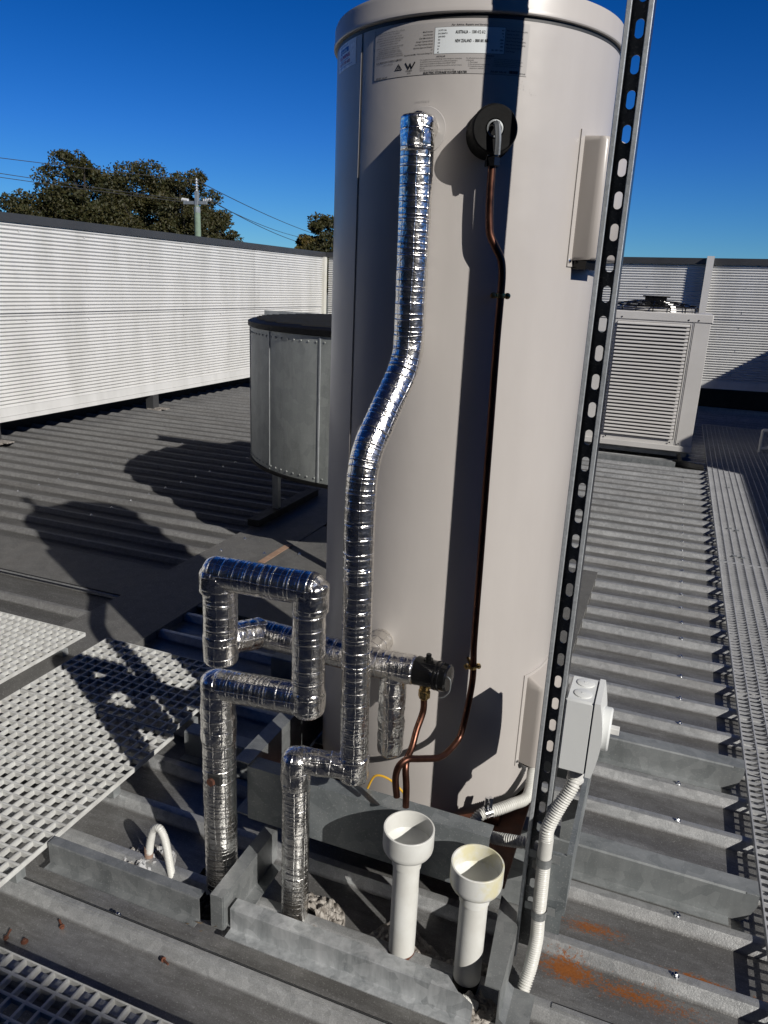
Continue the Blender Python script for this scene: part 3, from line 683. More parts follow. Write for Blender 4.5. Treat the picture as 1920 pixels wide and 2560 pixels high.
# ------------------------------------------------------------------ fibreglass gratings
def frp(label, x0, x1, y0, y1, zt, px=.0395, py=.0398, h=.016):
    t = MB(); nx = max(1, round((x1-x0)/px)); ny = max(1, round((y1-y0)/py)); px = (x1-x0)/nx; py = (y1-y0)/ny
    wt, wb = .0036, .0026; zb = zt-h
    for i in range(nx):
        for j in range(ny):
            a, b, c, d_ = x0+i*px, x0+(i+1)*px, y0+j*py, y0+(j+1)*py
            ot = [(a, c, zt), (b, c, zt), (b, d_, zt), (a, d_, zt)]; it = [(a+wt, c+wt, zt-.0006), (b-wt, c+wt, zt-.0006), (b-wt, d_-wt, zt-.0006), (a+wt, d_-wt, zt-.0006)]
            ib = [(a+wb, c+wb, zb), (b-wb, c+wb, zb), (b-wb, d_-wb, zb), (a+wb, d_-wb, zb)]; ob = [(a, c, zb), (b, c, zb), (b, d_, zb), (a, d_, zb)]
            vs = ot+it+ib+ob; fs = []
            for k in range(4):
                l = (k+1) % 4; fs += [(k, l, 4+l, 4+k), (4+k, 4+l, 8+l, 8+k), (8+k, 8+l, 12+l, 12+k)]
            t.add(vs, fs)
    t.add([(x0, y0, zt), (x1, y0, zt), (x1, y1, zt), (x0, y1, zt), (x0, y0, zb), (x1, y0, zb), (x1, y1, zb), (x0, y1, zb)], [(0, 4, 5, 1), (1, 5, 6, 2), (2, 6, 7, 3), (3, 7, 4, 0)])
    return tag(obj('fibreglass_grating', t, FRP), label, 'fibreglass grating', 'pale fibreglass gratings')
ZT = .06
frp('pale fibreglass grating at the left edge, fully sunlit, beyond the dark flashing strip', -3.6, -2.125, 1.2, 2.211, ZT, px=.0352)
frp('pale fibreglass grating nearer the foil riser, the larger piece crossed by slanting shadows', -2.015, -1.357, .972, 1.762, ZT)
frp('pale fibreglass grating behind the foil riser, mostly in shade of the heater', -2.015, -1.377, 1.768, 2.213, ZT)
frp('fibreglass grating in the bottom left corner, mostly shaded with a sunlit far edge', -2.2, -.50, .25, .931, ZT)
gs = MB()
for x0, x1, y in ((-3.6, -2.13, 2.1), (-3.6, -2.13, 1.4), (-2.0, -1.37, 2.09), (-2.0, -1.37, 1.9), (-2.0, -1.37, 1.5), (-2.0, -1.37, 1.14), (-2.2, -.5, .75), (-2.2, -.5, .38)): gs.box(x0, x1, y-.015, y+.015, .001, .0325)
tag(obj('grating_bearers', gs, GALVD), 'steel bearer strips under the fibreglass gratings', 'bearer strips')

# ------------------------------------------------------------------ steel sections around the pipes
T = .003
m = MB(); m.prism([(1.189, .003), (1.189, .0055), (1.211, .0055), (1.211, .066), (1.213, .069), (1.238, .069), (1.238, .066), (1.2145, .066), (1.2145, .003)], -1.345, -.882, 'YZ')
tag(obj('steel_z_section', m, GALV), 'galvanised steel Z section in the left foreground, starting beside the fibreglass grating', 'steel section')
m = MB()
m.prism([(1.193, .003), (1.193, .0055), (1.220, .0055), (1.220, .062), (1.222, .065), (1.254, .065), (1.254, .062), (1.2235, .062), (1.2235, .003)], -.80, -.30, 'YZ')
m.add([(-.30, 1.22, .003), (-.205, 1.22, .003), (-.205, 1.22, .045), (-.235, 1.22, .065), (-.30, 1.22, .065)], [(0, 1, 2, 3, 4)])
m.add([(-.30, 1.2235, .003), (-.205, 1.2235, .003), (-.205, 1.2235, .045), (-.235, 1.2235, .065), (-.30, 1.2235, .065)], [(4, 3, 2, 1, 0)])
m.add([(-.30, 1.22, .065), (-.235, 1.22, .065), (-.27, 1.254, .0655), (-.30, 1.254, .065)], [(0, 1, 2, 3)])
m.box(-.30, -.205, 1.193, 1.2195, .003, .0055)
tag(obj('steel_z_section', m, GALVW), 'galvanised steel Z section in the centre foreground in front of the white drain cups', 'steel section')
m = MB(); m.box(-1.35, -.2, 1.158, 1.192, HP+.03, HP+.032)
m = MB(); m.box(-.814, -.811, 1.210, 1.470, .004, .10); m.box(-.846, -.814, 1.2101, 1.470, .097, .10); m.box(-.811, -.781, 1.222, 1.440, .0065, .0095); m.box(-.846, -.814, 1.2075, 1.210, .004, .10)
tag(obj('steel_cross_member', m, GALV), 'short galvanised steel cross member between the two foil-wrapped risers', 'steel section')
m = MB(); m.add([(-.207, 1.487, .1), (-.162, 1.45, .1), (-.152, 1.40, .1), (-.152, 1.232, .1), (-.186, 1.232, .1), (-.186, 1.232, .097), (-.152, 1.232, .097)], [(4, 3, 2, 1, 0)])
m.add([(-.2065, 1.487, .097), (-.162, 1.45, .097), (-.1525, 1.40, .097), (-.1525, 1.232, .097), (-.186, 1.232, .097)], [(0, 1, 2, 3, 4)])
m.box(-.155, -.152, 1.2322, 1.41, .004, .0995); m.prism([(-.152, .006), (-.152, .05), (-.149, .022), (-.135, .010), (-.088, .008), (-.088, .005)], 1.2325, 1.33, 'XZ')
tag(obj('steel_end_bracket', m, GALV), 'folded galvanised bracket at the foot of the slotted strut, right of the drain cups', 'steel bracket')

# heater support frame
fr = thing('support_frame', 'galvanised steel channel frame carrying the water heater above the ribbed roof', 'support frame', (-.53, 1.88, 0))
def chan(mb, kind, a0, a1, pos, z0, z1, fl_, sgn, t=.004):
    """kind X: beam along X with web at y=pos, flanges toward sgn"""
    if kind == 'X': mb.box(a0, a1, pos, pos+t*sgn, z0, z1); mb.box(a0, a1, pos+t*sgn, pos+fl_*sgn, z1-t, z1); mb.box(a0, a1, pos+t*sgn, pos+fl_*sgn, z0, z0+t)
    else: mb.box(pos, pos+t*sgn, a0, a1, z0, z1); mb.box(pos+t*sgn, pos+fl_*sgn, a0, a1, z1-t, z1); mb.box(pos+t*sgn, pos+fl_*sgn, a0, a1, z0, z0+t)
m = MB(); chan(m, 'X', -.868, -.238, 1.415, .1547, .3117, .045, 1); obj('front_channel', m, GALVF, fr)
m = MB(); m.prism([(-.33, -.026), (-.115, -.026), (-.115, .10), (-.255, .118), (-.33, .13)], 1.605, 1.609, 'XZ'); obj('inner_plate', m, GALVD, fr)
m = MB(); chan(m, 'Y', 1.421, 1.925, -.865, .1547, .316, .045, -1); obj('side_channel', m, GALV, fr)
m = MB(); chan(m, 'Y', 1.4225, 2.16, -.0547, .1547, .323, .012, -1, .006); m.box(-.1014, -.0608, 1.4226, 1.428, .1, .317); obj('side_channel', m, GALVF, fr)
m = MB(); chan(m, 'X', -.864, -.07, 1.93, .1547, .30, .045, 1); obj('rear_channel', m, GALVD, fr)
m = MB(); m.box(-.86, -.20, 1.47, 1.92, .135, .150); obj('tray', m, RUSTY, fr)
for y0_, y1_ in ((1.66, 1.72), (2.02, 2.1)): m = MB(); m.box(-.80, -.26, y0_, y1_, .151, .169); obj('packer', m, RUSTY, fr)
for x0_ in (-.86, -.11): m = MB(); m.box(x0_, x0_+.045, 1.79, 1.85, .063, .154); obj('packer', m, GALVD, fr)
m = MB(); m.box(-.80, -.26, 1.95, 2.2, .064, .150); obj('packer', m, GALVD, fr)
for lab, y, x0, x1, h in (('nearer galvanised Z beam running right from the heater frame to the walkway', 1.787, -1.335, .392, .062), ('farther galvanised Z beam running right from the heater frame to the walkway', 2.364, -1.335, .396, .058)):
    m = MB(); zt = h
    m.prism([(y, -.0275), (y, zt-.004), (y+.004, zt), (y+.055, zt), (y+.055, zt-.003), (y+.0035, zt-.003), (y+.0035, -.0275)], x0, x1-.03, 'YZ')
    m.prism([(x1-.03, -.0275), (x1-.05, -.0275), (x1-.03, -.0275), (x1-.012, -.002), (x1, .03), (x1, zt-.002), (x1-.03, zt)], y+.0002, y+.0035, 'XZ')
    m.box(x1-.03, x1, y+.0036, y+.055, zt-.003, zt); m.box(x0, x1-.06, y-.03, y-.0005, -.0275, -.0245)
    tag(obj('steel_z_beam', m, GALVD), lab, 'steel beam', 'Z beams under the heater frame')

# ------------------------------------------------------------------ water heater
CX, CY, RT = -.527, 1.888, .32
def cp(th, z, rr=RT): t = R(th); return Vector((CX+rr*math.sin(t), CY+rr*math.cos(t), z))
wh = thing('water_heater', 'tall beige cylindrical electric storage water heater standing on the steel frame', 'water heater', (CX, CY, .17))
m = MB(); m.lathe([(.27, .172), (.29, .170), (.308, .174), (.317, .184), (RT, .20), (RT, .6), (RT, 1.1), (RT, 1.6), (RT, 1.9915), (.3185, 1.9935)], (CX, CY, 0), 160); shell = obj('shell', m, TANK, wh, smooth=True)
m = MB(); m.lathe([(.317, 1.992), (.317, 1.998), (.3265, 1.999), (.328, 2.001), (.328, 2.008), (.3262, 2.012), (.3262, 2.036), (.323, 2.044), (.315, 2.047), (.28, 2.055), (.2, 2.066), (.0001, 2.075)], (CX, CY, 0), 160, capb=False); obj('lid', m, TANK, wh, smooth=True)
m = MB(); m.lathe([(.3203, 1.9905), (.3203, 1.9975)], (CX, CY, 0), 160, capb=False, capt=False); obj('lid_gap', m, SEAM, wh)
def arc_patch(mb, th0, th1, z0, z1, rr, n=24, thick=.0006):
    vs = []
    for i in range(n+1):
        th = th0+(th1-th0)*i/n
        vs += [cp(th, z0, rr), cp(th, z1, rr), cp(th, z0, rr-thick), cp(th, z1, rr-thick)]
    fs = []
    for i in range(n):
        a = 4*i; fs += [(a, a+4, a+5, a+1), (a+1, a+5, a+7, a+3), (a, a+2, a+6, a+4)]
    fs += [(0, 1, 3, 2), (4*n, 4*n+2, 4*n+3, 4*n+1)]; mb.add(vs, fs)
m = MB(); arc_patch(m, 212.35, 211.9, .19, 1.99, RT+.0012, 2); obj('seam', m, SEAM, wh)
m = MB(); arc_patch(m, 213.1, 212.4, .19, 1.965, RT+.0018, 3, .0015); obj('seam_fold', m, TANK, wh)
m = MB(); arc_patch(m, 204.6, 146.8, 1.8965, 1.985, RT+.0005, 40); obj('rating_label', m, PLATE, wh, smooth=True, ang=60)
S0 = 204.6
def sa(s): return S0-math.degrees(s/1000/RT)
m = MB(); arc_patch(m, sa(139.3), sa(275.6), 1.9308, 1.9763, RT+.0007, 24); obj('label_border', m, SEAM, wh)
m = MB(); arc_patch(m, sa(140), sa(274.9), 1.9313, 1.9758, RT+.0009, 24); obj('label_window', m, WLAB, wh)
m = MB()
for a_, b_, z0_, z1_ in ((-.4, 0, 1.896, 1.9855), (-.4, 323, 1.8962, 1.8966)): arc_patch(m, sa(a_), sa(b_+.2), z0_, z1_, RT+.0006, 30)
obj('label_edge', m, SEAM, wh)

def text_into(mb, txt, s, z, h, width=None, align='L', shear=0, rr=RT+.0011, s0=None, wgt=0):
    c = bpy.data.curves.new('t', 'FONT'); c.body = txt; c.size = 1; c.shear = shear; c.offset = wgt
    if hasattr(c, 'resolution_u'): c.resolution_u = 2
    o = bpy.data.objects.new('t', c); COL.objects.link(o)
    dg = bpy.context.evaluated_depsgraph_get(); me = bpy.data.meshes.new_from_object(o.evaluated_get(dg))
    if len(me.vertices):
        xs_ = [v.co.x for v in me.vertices]; x0 = min(xs_); x1 = max(xs_)
        w = width if width else (x1-x0)*h/.7
        off = 0 if align == 'L' else (-w if align == 'R' else -w/2)
        vs = []
        for v in me.vertices:
            ss = s+off+(v.co.x-x0)/(x1-x0)*w; zz = z+v.co.y/.7*h
            vs.append(cp(sa(ss), 1.9+zz/1000, rr))
        mb.add(vs, [tuple(p.vertices) for p in me.polygons])
    bpy.data.objects.remove(o); bpy.data.meshes.remove(me); bpy.data.curves.remove(c)
m = MB()
lines = [(2, 77.5, 73, 'Dual Purpose: Storage Water Heater Class 1 Vitreous'), (12.6, 73.6, 52, 'Enamel On Iron Mains Use Cylinder'), (9, 68.6, 60, 'WARNING - FOR CONTINUED SAFETY OF THIS'), (5, 64.4, 68, 'APPLIANCE IT MUST BE INSTALLED, OPERATED AND'), (12, 60.2, 54, 'MAINTAINED IN ACCORDANCE WITH THE'), (14, 56, 46, "MAKERS PRINTED INSTRUCTIONS."), (5, 51.2, 68, 'WARNING - THIS APPLIANCE MAY DELIVER WATER'), (12, 47.6, 52, 'AT HIGH TEMPERATURE. REFER TO THE'), (10, 44, 56, 'PLUMBING CODE OF AUSTRALIA (PCA),'), (9, 41.2, 60, 'LOCAL REQUIREMENTS AND INSTALLATION'), (6, 37.4, 66, 'INSTRUCTIONS TO DETERMINE IF ADDITIONAL'), (5.5, 33.8, 68, 'DELIVERY TEMPERATURE CONTROL IS REQUIRED')]
for s_, z_, w_, tx in lines: text_into(m, tx, s_, z_, 1.9, w_, shear=.2)
text_into(m, 'DUX MANUFACTURING LIMITED', 4.3, 25.4, 3.0, 67.5, shear=.2, wgt=.01)
text_into(m, 'Made in Australia', 25, 20.6, 2.0, 25, shear=.1)
text_into(m, 'RELIEF VALVE', 6, -2.6, 2.9, 31, shear=.2, wgt=.01)
for k, tx in enumerate(('Model Number', 'Serial Number', 'Date Manufactured', 'Storage Capacity (litres)', 'Hot Water Delivery (litres)', 'Electrical Approval Number', 'IP', 'Recommended Max. Thermostat Setting (°C)')):
    text_into(m, tx, 136.5, 69-k*5.28, 2.3, None if k == 6 else (21, 20, 28, 35, 37, 40, 0, 60)[k], 'R', shear=.15, wgt=.008)
for k, tx in enumerate(('315T136', 'DX12034713', '22/01/2023', '315', '315', '3.6', 'IPX', '65')):
    text_into(m, tx, 146.5, 69.4-k*5.28, 2.6, (16, 18, 14, 4.5, 4.5, 4, 2.5, 3)[k], wgt=.02)
text_into(m, 'For Advice, Repairs and Service', 172, 78, 3.0, 69, shear=.25, wgt=.01)
text_into(m, 'AUSTRALIA  -  1300 412 612', 180, 64.4, 5.2, 57, wgt=.03)
text_into(m, 'NEW ZEALAND  -  0800 081 888', 180.3, 49.6, 5.2, 63, wgt=.03)
for k, tx in enumerate(('4.8', '3.6', '9', '1000', '850', '680')): text_into(m, tx, 272.5, 69.6-k*5.5, 2.6, None, 'R', wgt=.02)
text_into(m, '230 - 240V ~ 50Hz', 272.5, 35.6, 2.6, 22, 'R', wgt=.02)
for k, (tx, w_) in enumerate((('Max. Rated Power Input (kW)', 41), ('Heating Unit (kW)', 24), ('Booster Heating Power (kW)', 33), ('Rated Thermal Pressure (kPa)', 38), ('Max. Element Pressure (kPa)', 38), ('Water Pressure (kPa)', 29), ('Rated Voltage', 18))): text_into(m, tx, 278, 69.8-k*5.75, 2.3, w_, shear=.15, wgt=.008)
text_into(m, 'INSTALLER', 145.5, 25.4, 2.5, 17.5, shear=.15, wgt=.012)
for k, (tx, w_) in enumerate((('Do not apply heat to any of the fittings when making your connections.', 84), ('A combination pressure and temperature relief valve (supplied) is', 75), ("System must be installed in the fitting marked 'RELIEF VALVE'", 72), ("When installed indoors, an overflow tray should be used (see Owner's", 84), ('Manual).', 10), ('The outlets on this water heater have an internal heat trap', 70))): text_into(m, tx, 112.2, 21.6-k*3.75, 1.9, w_, shear=.05)
text_into(m, 'ELECTRIC STORAGE WATER HEATER', 119.7, -2.6, 3.7, 87, shear=.25, wgt=.02)
text_into(m, 'WARNING', 241, 25.8, 2.5, 16, wgt=.012)
for k, (s_, tx, w_) in enumerate(((204.2, 'For safe performance, this water heater', 47), (204.2, 'is fitted with:', 15), (208.5, '1. Thermostat', 18), (208.5, '2. Over-temperature energy cut-out', 41), (208.5, '3. Combination pressure and', 34), (211.5, 'temperature relief valve', 28))): text_into(m, tx, s_, 22-k*3.45, 1.9, w_)
for k, (tx, w_) in enumerate((('These devices are adjusted to control the health or', 52), ('adequacy. The water heater should not be operated', 57), ('without each of these devices connected in place, or be', 50), ('working order. Only an authorised person and relief valve', 57), ('should only have replacement parts used.', 46))): text_into(m, tx, 256.6, 21.6-k*3.0, 1.8, w_)
text_into(m, 'RELIEF VALVE', 252.2, -.8, 3.0, 31, shear=.2, wgt=.012)
text_into(m, 'H0731B', 308.7, -.9, 2.2, 12, wgt=.012)
rb = random.Random(3); q = 288.1
while q < 305:
    w_ = rb.choice((.5, .8, 1.3)); arc_patch(m, sa(q), sa(q+w_), 1.899, 1.904, RT+.0011, 1, .0002); q += w_+rb.choice((.45, .7))
# compliance triangle with tick and the big W mark
def stroke(mb, pts, w, closed=False, rr=RT+.0011):
    n = len(pts)
    for i in range(n if closed else n-1):
        a_, b_ = Vector(pts[i]), Vector(pts[(i+1) % n]); d_ = (b_-a_).normalized(); nn = Vector((-d_.y, d_.x))*w/2; a_ -= d_*w*.4; b_ += d_*w*.4
        q4 = [a_+nn, a_-nn, b_-nn, b_+nn]; mb.add([cp(sa(p_.x), 1.9+p_.y/1000, rr) for p_ in q4], [(0, 1, 2, 3)])
stroke(m, [(56.2, 9), (63.4, 18.6), (71.4, 8.7)], 1.5, True)
stroke(m, [(67.2+0*t, 12) if False else (63.6+3.1*math.cos(t), 12.4+3.1*math.sin(t)) for t in [k*math.pi/8-.6 for k in range(13)]], .7)
stroke(m, [(61.8, 12.8), (63.4, 10.8), (66.8, 15.6)], .9)
stroke(m, [(80, 18.8), (86.6, 9.2), (90.2, 17.2), (93.8, 9.2), (100.4, 19.2)], 2.6)
text_into(m, 'WaterMark', 81, 4.6, 2.2, 15, wgt=.015); text_into(m, 'WMTS', 86, 2.2, 1.5, 6); text_into(m, 'WMK20042', 84, .2, 1.4, 9)
m2 = MB()
obj('label_printing', m, INK, wh)
m = MB(); text_into(m, 'OUTLET', 105.7, -52.5, 3.2, 32, wgt=.0, rr=RT+.0009); obj('outlet_embossing', m, PLATE, wh)
# blue/red plumber's sticker left of the seam
m = MB(); arc_patch(m, 234.6, 216.4, 1.940, 1.9895, RT+.0006, 14); obj('service_sticker', m, paint('sticker_white', (.9, .9, .9), (.88, .88, .88), rough=.25, bs=0), wh)
def sst(s): return s  # sticker uses the same arc scale: negative s lies left of the label
sL, sR = -(234.6-S0)*math.pi/180*RT*1000, -(216.4-S0)*math.pi/180*RT*1000
m = MB(); arc_patch(m, sa(sL+14), sa(sL+66), 1.9715, 1.9805, RT+.0008, 10, .0001); text_into(m, 'SERVICED & REPAIRED BY', sL+14, 83.5, 2.8, 50, wgt=.01)
arc_patch(m, sa(sL+14), sa(sL+66), 1.9575, 1.9585, RT+.0008, 10, .0001); text_into(m, 'www.plumbingservices.com.au', sL+8, 44.5, 2.6, 78, wgt=.01); obj('sticker_blue_print', m, BLUEINK, wh)
m = MB(); text_into(m, 'Quality', sL+20, 73.2, 5.2, 38, rr=RT+.001, wgt=.01); obj('sticker_white_print', m, WLAB, wh)
m = MB(); text_into(m, 'PLUMBING', sL+11, 61, 7.2, 62, wgt=.02); text_into(m, '0419 718 605', sL+11, 49.5, 6, 64, wgt=.02); obj('sticker_red_print', m, REDINK, wh)
# access covers
def cover(th0, th1, z0, z1, zr0, zr1, notch):
    c = MB(); arc_patch(c, th0, th1, z0, z1, RT+.003, 14, .003); fo = obj('access_cover', c, TANK, wh, smooth=True, ang=40)
    b = MB(); n = 10; ti, to, te = th0-2.2, th0-4.6, th1+1.5
    prof = [(ti, RT+.002), (ti-.12, RT+.008), (ti-.7, RT+.036), (ti-1.0, RT+.043), (ti-1.7, RT+.0495), (ti-2.6, RT+.052)]
    to = ti-1.4
    prof += [(to-1.2+(te-to+1.2)*k/6, RT+.053) for k in range(1, 7)]+[(te, RT+.002)]
    rows = [(zr0, 0.0), (zr0+.002, .88), (zr0+.008, 1.0), (zr1-.012, 1.0), (zr1-.004, .9), (zr1, .0)] if notch else [(zr0, 1.0), (zr0+.008, 1.0), (zr1-.03, 1.0), (zr1-.016, .93), (zr1, .0)]
    vs = []; npf = len(prof)
    for zz, k in rows:
        for th, rr in prof: vs.append(cp(th, zz, RT+.002+(rr-RT-.002)*k))
    fs = [(i*npf+j, i*npf+j+1, (i+1)*npf+j+1, (i+1)*npf+j) for i in range(len(rows)-1) for j in range(npf-1)]
    if not notch: fs.append(tuple(range(npf)))
    b.add(vs, fs); obj('raised_box', b, TANKD, fo, smooth=True, ang=50)
    s_ = MB(); p0 = cp(th0-1.0, z0+.012, RT+.003); ax_ = (p0-Vector((CX, CY, p0.z))).normalized(); s_.lathe([(.0048, 0), (.0045, .0018), (.002, .003)], p0, 12, axis=ax_); obj('cover_screw', s_, CHROME, fo, smooth=True)
    return fo
f1 = cover(120.3, 92, 1.553, 1.822, 1.566, 1.812, True)
m = MB(); arc_patch(m, 117, 104, 1.548, 1.566, RT+.036, 8, .033); obj('cable_slot', m, BLACKP, f1)
f2 = cover(118.6, 92, .292, .560, .300, .552, False)
m = MB(); arc_patch(m, 115.5, 108, .294, .300, RT+.030, 8, .02); obj('cable_slot', m, BLACKP, f2)
# outlet disc
n0 = Vector((math.sin(R(181.5)), math.cos(R(181.5)), 0))
m = MB()
NR = 20
vs = []; fs = []
for rr_ in (.044, .043, .0001):
    for k in range(32):
        t = 2*math.pi*k/32; vs.append(cp(181.5-math.degrees(rr_*math.cos(t)/RT), 1.797+rr_*math.sin(t), RT+(.0004 if rr_ == .044 else .0016)))
for b_ in range(2):
    for k in range(32): fs.append((b_*32+k, b_*32+(k+1) % 32, (b_+1)*32+(k+1) % 32, (b_+1)*32+k))
m.add(vs, fs); obj('outlet_disc', m, PLATE, wh)
# light scuffs on the shell
sc_ = MB(); rs = random.Random(11)
for (s_, z_, n_, w_, h_) in ((300, -12, 26, 16, 5), (330, -28, 22, 18, 5), (232, -1120, 14, 2, 16)):
    for k in range(n_):
        ss = s_+rs.uniform(-w_, w_); zz = z_+rs.uniform(-h_, h_)-(ss-s_)*.35; l = rs.uniform(.3, 1.3)
        arc_patch(sc_, sa(ss), sa(ss+l), 1.9+zz/1000, 1.9+(zz+.45)/1000, RT+.0004, 1, .0001)
obj('scuff_marks', sc_, paint('scuff_grey', (.33, .30, .28), rough=.6), wh)

# ------------------------------------------------------------------ relief valve and copper drains
nv = Vector((math.sin(R(158)), math.cos(R(158)), 0)); pv = Vector((CX, CY, 1.790))+nv*RT
rv = thing('relief_valve', 'black round-capped relief valve with a metal lever on the upper front of the heater', 'relief valve', tuple(pv))
m = MB(); m.lathe([(.047, -.004), (.047, .004), (.0445, .008), (.0445, .058), (.0425, .062), (.0425, .064), (.040, .066), (.018, .0655), (.017, .061), (.0001, .0605)], pv, 48, axis=nv); obj('foam_cap', m, BLACK, rv, smooth=True)
pf = pv+nv*.066; side = Vector((0, 0, 1)).cross(nv)
m = MB(); m.lathe([(.0155, -.004), (.0155, .001), (.0125, .0015), (.0125, -.003)], pf, 28, axis=nv, capb=False, capt=False); obj('lever_ring', m, GALV, rv, smooth=True)
m = MB(); pts = smooth_path([pf+Vector((0, 0, .008))+nv*.004, pf+nv*.014+Vector((0, 0, .004))+side*.002, pf+nv*.016+Vector((0, 0, -.02))+side*.005, pf+nv*.012+Vector((0, 0, -.047))+side*.006], .003); m.tube(pts, .0035, 8, radf=lambda i, ph, L, p: .0032+.0028*abs(math.cos(ph))); obj('lever', m, GALV, rv, smooth=True)
pb = cp(157.6, 1.750, RT+.045)
m = MB(); m.cyl(pb-Vector((0, 0, .006)), .012, .012, 20); m.lathe([(.0145, 0), (.0150, .002), (.0150, .016), (.0135, .018)], pb-Vector((0, 0, .024)), 6); obj('outlet_nut', m, BLACKP, rv)
cpath = [cp(157.6, 1.73, RT+.045), cp(157.4, 1.66, RT+.045), cp(156.6, 1.606, RT+.045), cp(154.5, 1.58, RT+.045), cp(152.3, 1.556, RT+.045), cp(151.5, 1.52, RT+.045), cp(151.4, 1.40, RT+.043), cp(151, 1.2, RT+.042), cp(150.6, .92, RT+.044), cp(150.3, .70, RT+.045), cp(149.8, .60, RT+.047)]
def PA(az, slope, rr): a = R(az); return Vector((math.sin(a)*rr, math.cos(a)*rr, 1.5+slope*rr))
cpath2 = cpath+[PA(-12.9, -.650, 1.575), PA(-13.9, -.683, 1.53), PA(-14.7, -.695, 1.50), PA(-16.3, -.700, 1.46), PA(-17.4, -.703, 1.435), PA(-18.1, -.716, 1.425), PA(-18.35, -.738, 1.425), PA(-18.15, -.772, 1.428)]
rp = thing('copper_relief_pipe', 'long copper pipe from the round black valve down the heater to the drain cup', 'copper pipe', tuple(cpath[0]))
m = MB(); m.tube(smooth_path(cpath2, .006), .0078, 18); obj('pipe', m, COPPER, rp, smooth=True)
for z_, th in ((1.487, 151.4), (.641, 150.0)):
    c0 = cp(th, z_, RT+.043); ax_ = (Vector((c0.x-CX, c0.y-CY, 0))).normalized(); tg = Vector((0, 0, 1)).cross(ax_)
    m = MB(); m.lathe([(.0105, -.0045), (.0108, -.002), (.0108, .002), (.0105, .0045)], c0, 20, capb=False, capt=False)
    for sgn in (-1, 1):
        q0 = c0+tg*sgn*.0145; m.lathe([(.0052, 0), (.0056, .0015), (.0054, .004), (.003, .0055)], q0, 10, axis=ax_); m.cyl(q0-ax_*.004, .0065, .0042, 12, axis=ax_)
    m.cyl(c0-ax_*.042, .004, .034, 8, axis=ax_)
    obj('pipe_clip', m, BRASS, rp, smooth=True)
    if z_ < 1: pass

# ------------------------------------------------------------------ foil-wrapped pipes
def foil_seg(parent, ctrl, rad, seed, name='foil_sleeve', crumple=1.0, rings=True, step=.0032, seg=44, fil=None, endr=.012, pinch=.0008, taper=None):
    rnd = random.Random(seed)
    pts = resample(fillet(ctrl, fil), step) if fil else resample(ctrl, step)
    tot = len(pts)*step; rg = []; q = .01
    while q < tot: rg.append((q, rnd.uniform(.35, 1.25), rnd.uniform(-.0012, .0012), rnd.uniform(0, 6.28))); q += rnd.choice((.0105, .013, .0165, .020, .024))
    total = sum((pts[i+1]-pts[i]).length for i in range(len(pts)-1))
    if rings:                                   # extra sections where a reinforcing thread crosses
        cum = [0]
        for i in range(1, len(pts)): cum.append(cum[-1]+(pts[i]-pts[i-1]).length)
        want = sorted(set(round(v_, 5) for v_ in [k_*.0045 for k_ in range(int(total/.0045)+1)]+[q_[0]+o_ for q_ in rg for o_ in (-.0026, -.0017, -.0009, 0, .0009, .0017, .0026)] if 0 <= v_ <= total)|{total})
        w2 = [want[0]]
        for v_ in want[1:]:
            if v_-w2[-1] > .0005: w2.append(v_)
        np_, j = [], 0
        for v_ in w2:
            while j < len(pts)-2 and cum[j+1] < v_: j += 1
            t_ = (v_-cum[j])/max(1e-9, cum[j+1]-cum[j]); np_.append(pts[j].lerp(pts[j+1], min(1, t_)))
        pts = np_
    sd = Vector((seed*3.1, seed*1.7, seed*.9))
    def radf(i, ph, L, p):
        d = Vector((math.cos(ph), math.sin(ph), 0))
        kk = .55 if rings else 1
        n = noise.noise(Vector((d.x*1.4, d.y*1.4, L*16))+sd)*.0016*kk+noise.noise(Vector((d.x*3.5, d.y*3.5, L*48))+sd*2)*.0014*kk
        n += (abs(noise.noise(Vector((d.x*6, d.y*6, L*105))+sd))-.2)*.0013*kk
        rr = rad+n*crumple
        if rings:
            for q, k, tl, p0 in rg:
                dd = L-q-tl*math.sin(ph+p0)
                if abs(dd) < .004: rr += pinch*k*math.exp(-(dd/.0011)**2)
        e = min(L, total-L)
        if e < endr: rr *= math.sqrt(max(.12, 1-((endr-e)/endr)**2*.85))
        if taper: rr *= taper(L/total)
        return rr
    m = MB(); m.tube(pts, rad, seg, radf=radf); return obj(name, m, FOIL, parent, smooth=True, ang=0)

# long hot outlet pipe
hp = thing('insulated_hot_pipe', 'long foil-wrapped pipe from the heater outlet down to the roof left of the drain cups', 'insulated pipe', (-.683, 1.327, 0))
foil_seg(hp, [PA(-19.33, .195, 1.612), PA(-19.24, .06, 1.612), PA(-19.18, -.096, 1.612), PA(-22.22, -.226, 1.505), PA(-22.42, -.302, 1.492), PA(-22.28, -.517, 1.487), (-.557, 1.371, .405)], .0325, 3, fil=.05)
foil_seg(hp, [(-.534, 1.515, 1.795), (-.536, 1.572, 1.797)], .029, 5, crumple=1.3, rings=False)
foil_seg(hp, [(-.534, 1.5215, 1.817), (-.5325, 1.5215, 1.745)], .0345, 6, name='foil_tape', crumple=1.9, rings=False, endr=.006)
foil_seg(hp, [(-.557, 1.371, .398), (-.557, 1.371, .47)], .0335, 8, name='foil_tape', crumple=1.7, rings=False, endr=.008)
foil_seg(hp, [(-.695, 1.327, .440), (-.62, 1.352, .435), (-.545, 1.372, .432)], .0305, 9, crumple=1.7, rings=False, endr=.02)
foil_seg(hp, [(-.683, 1.327, -.03), (-.683, 1.327, .465)], .0325, 10, endr=.016)
foil_seg(hp, [(-.684, 1.327, .36), (-.684, 1.328, .468)], .0345, 11, name='foil_tape', crumple=1.6, rings=False, endr=.02)

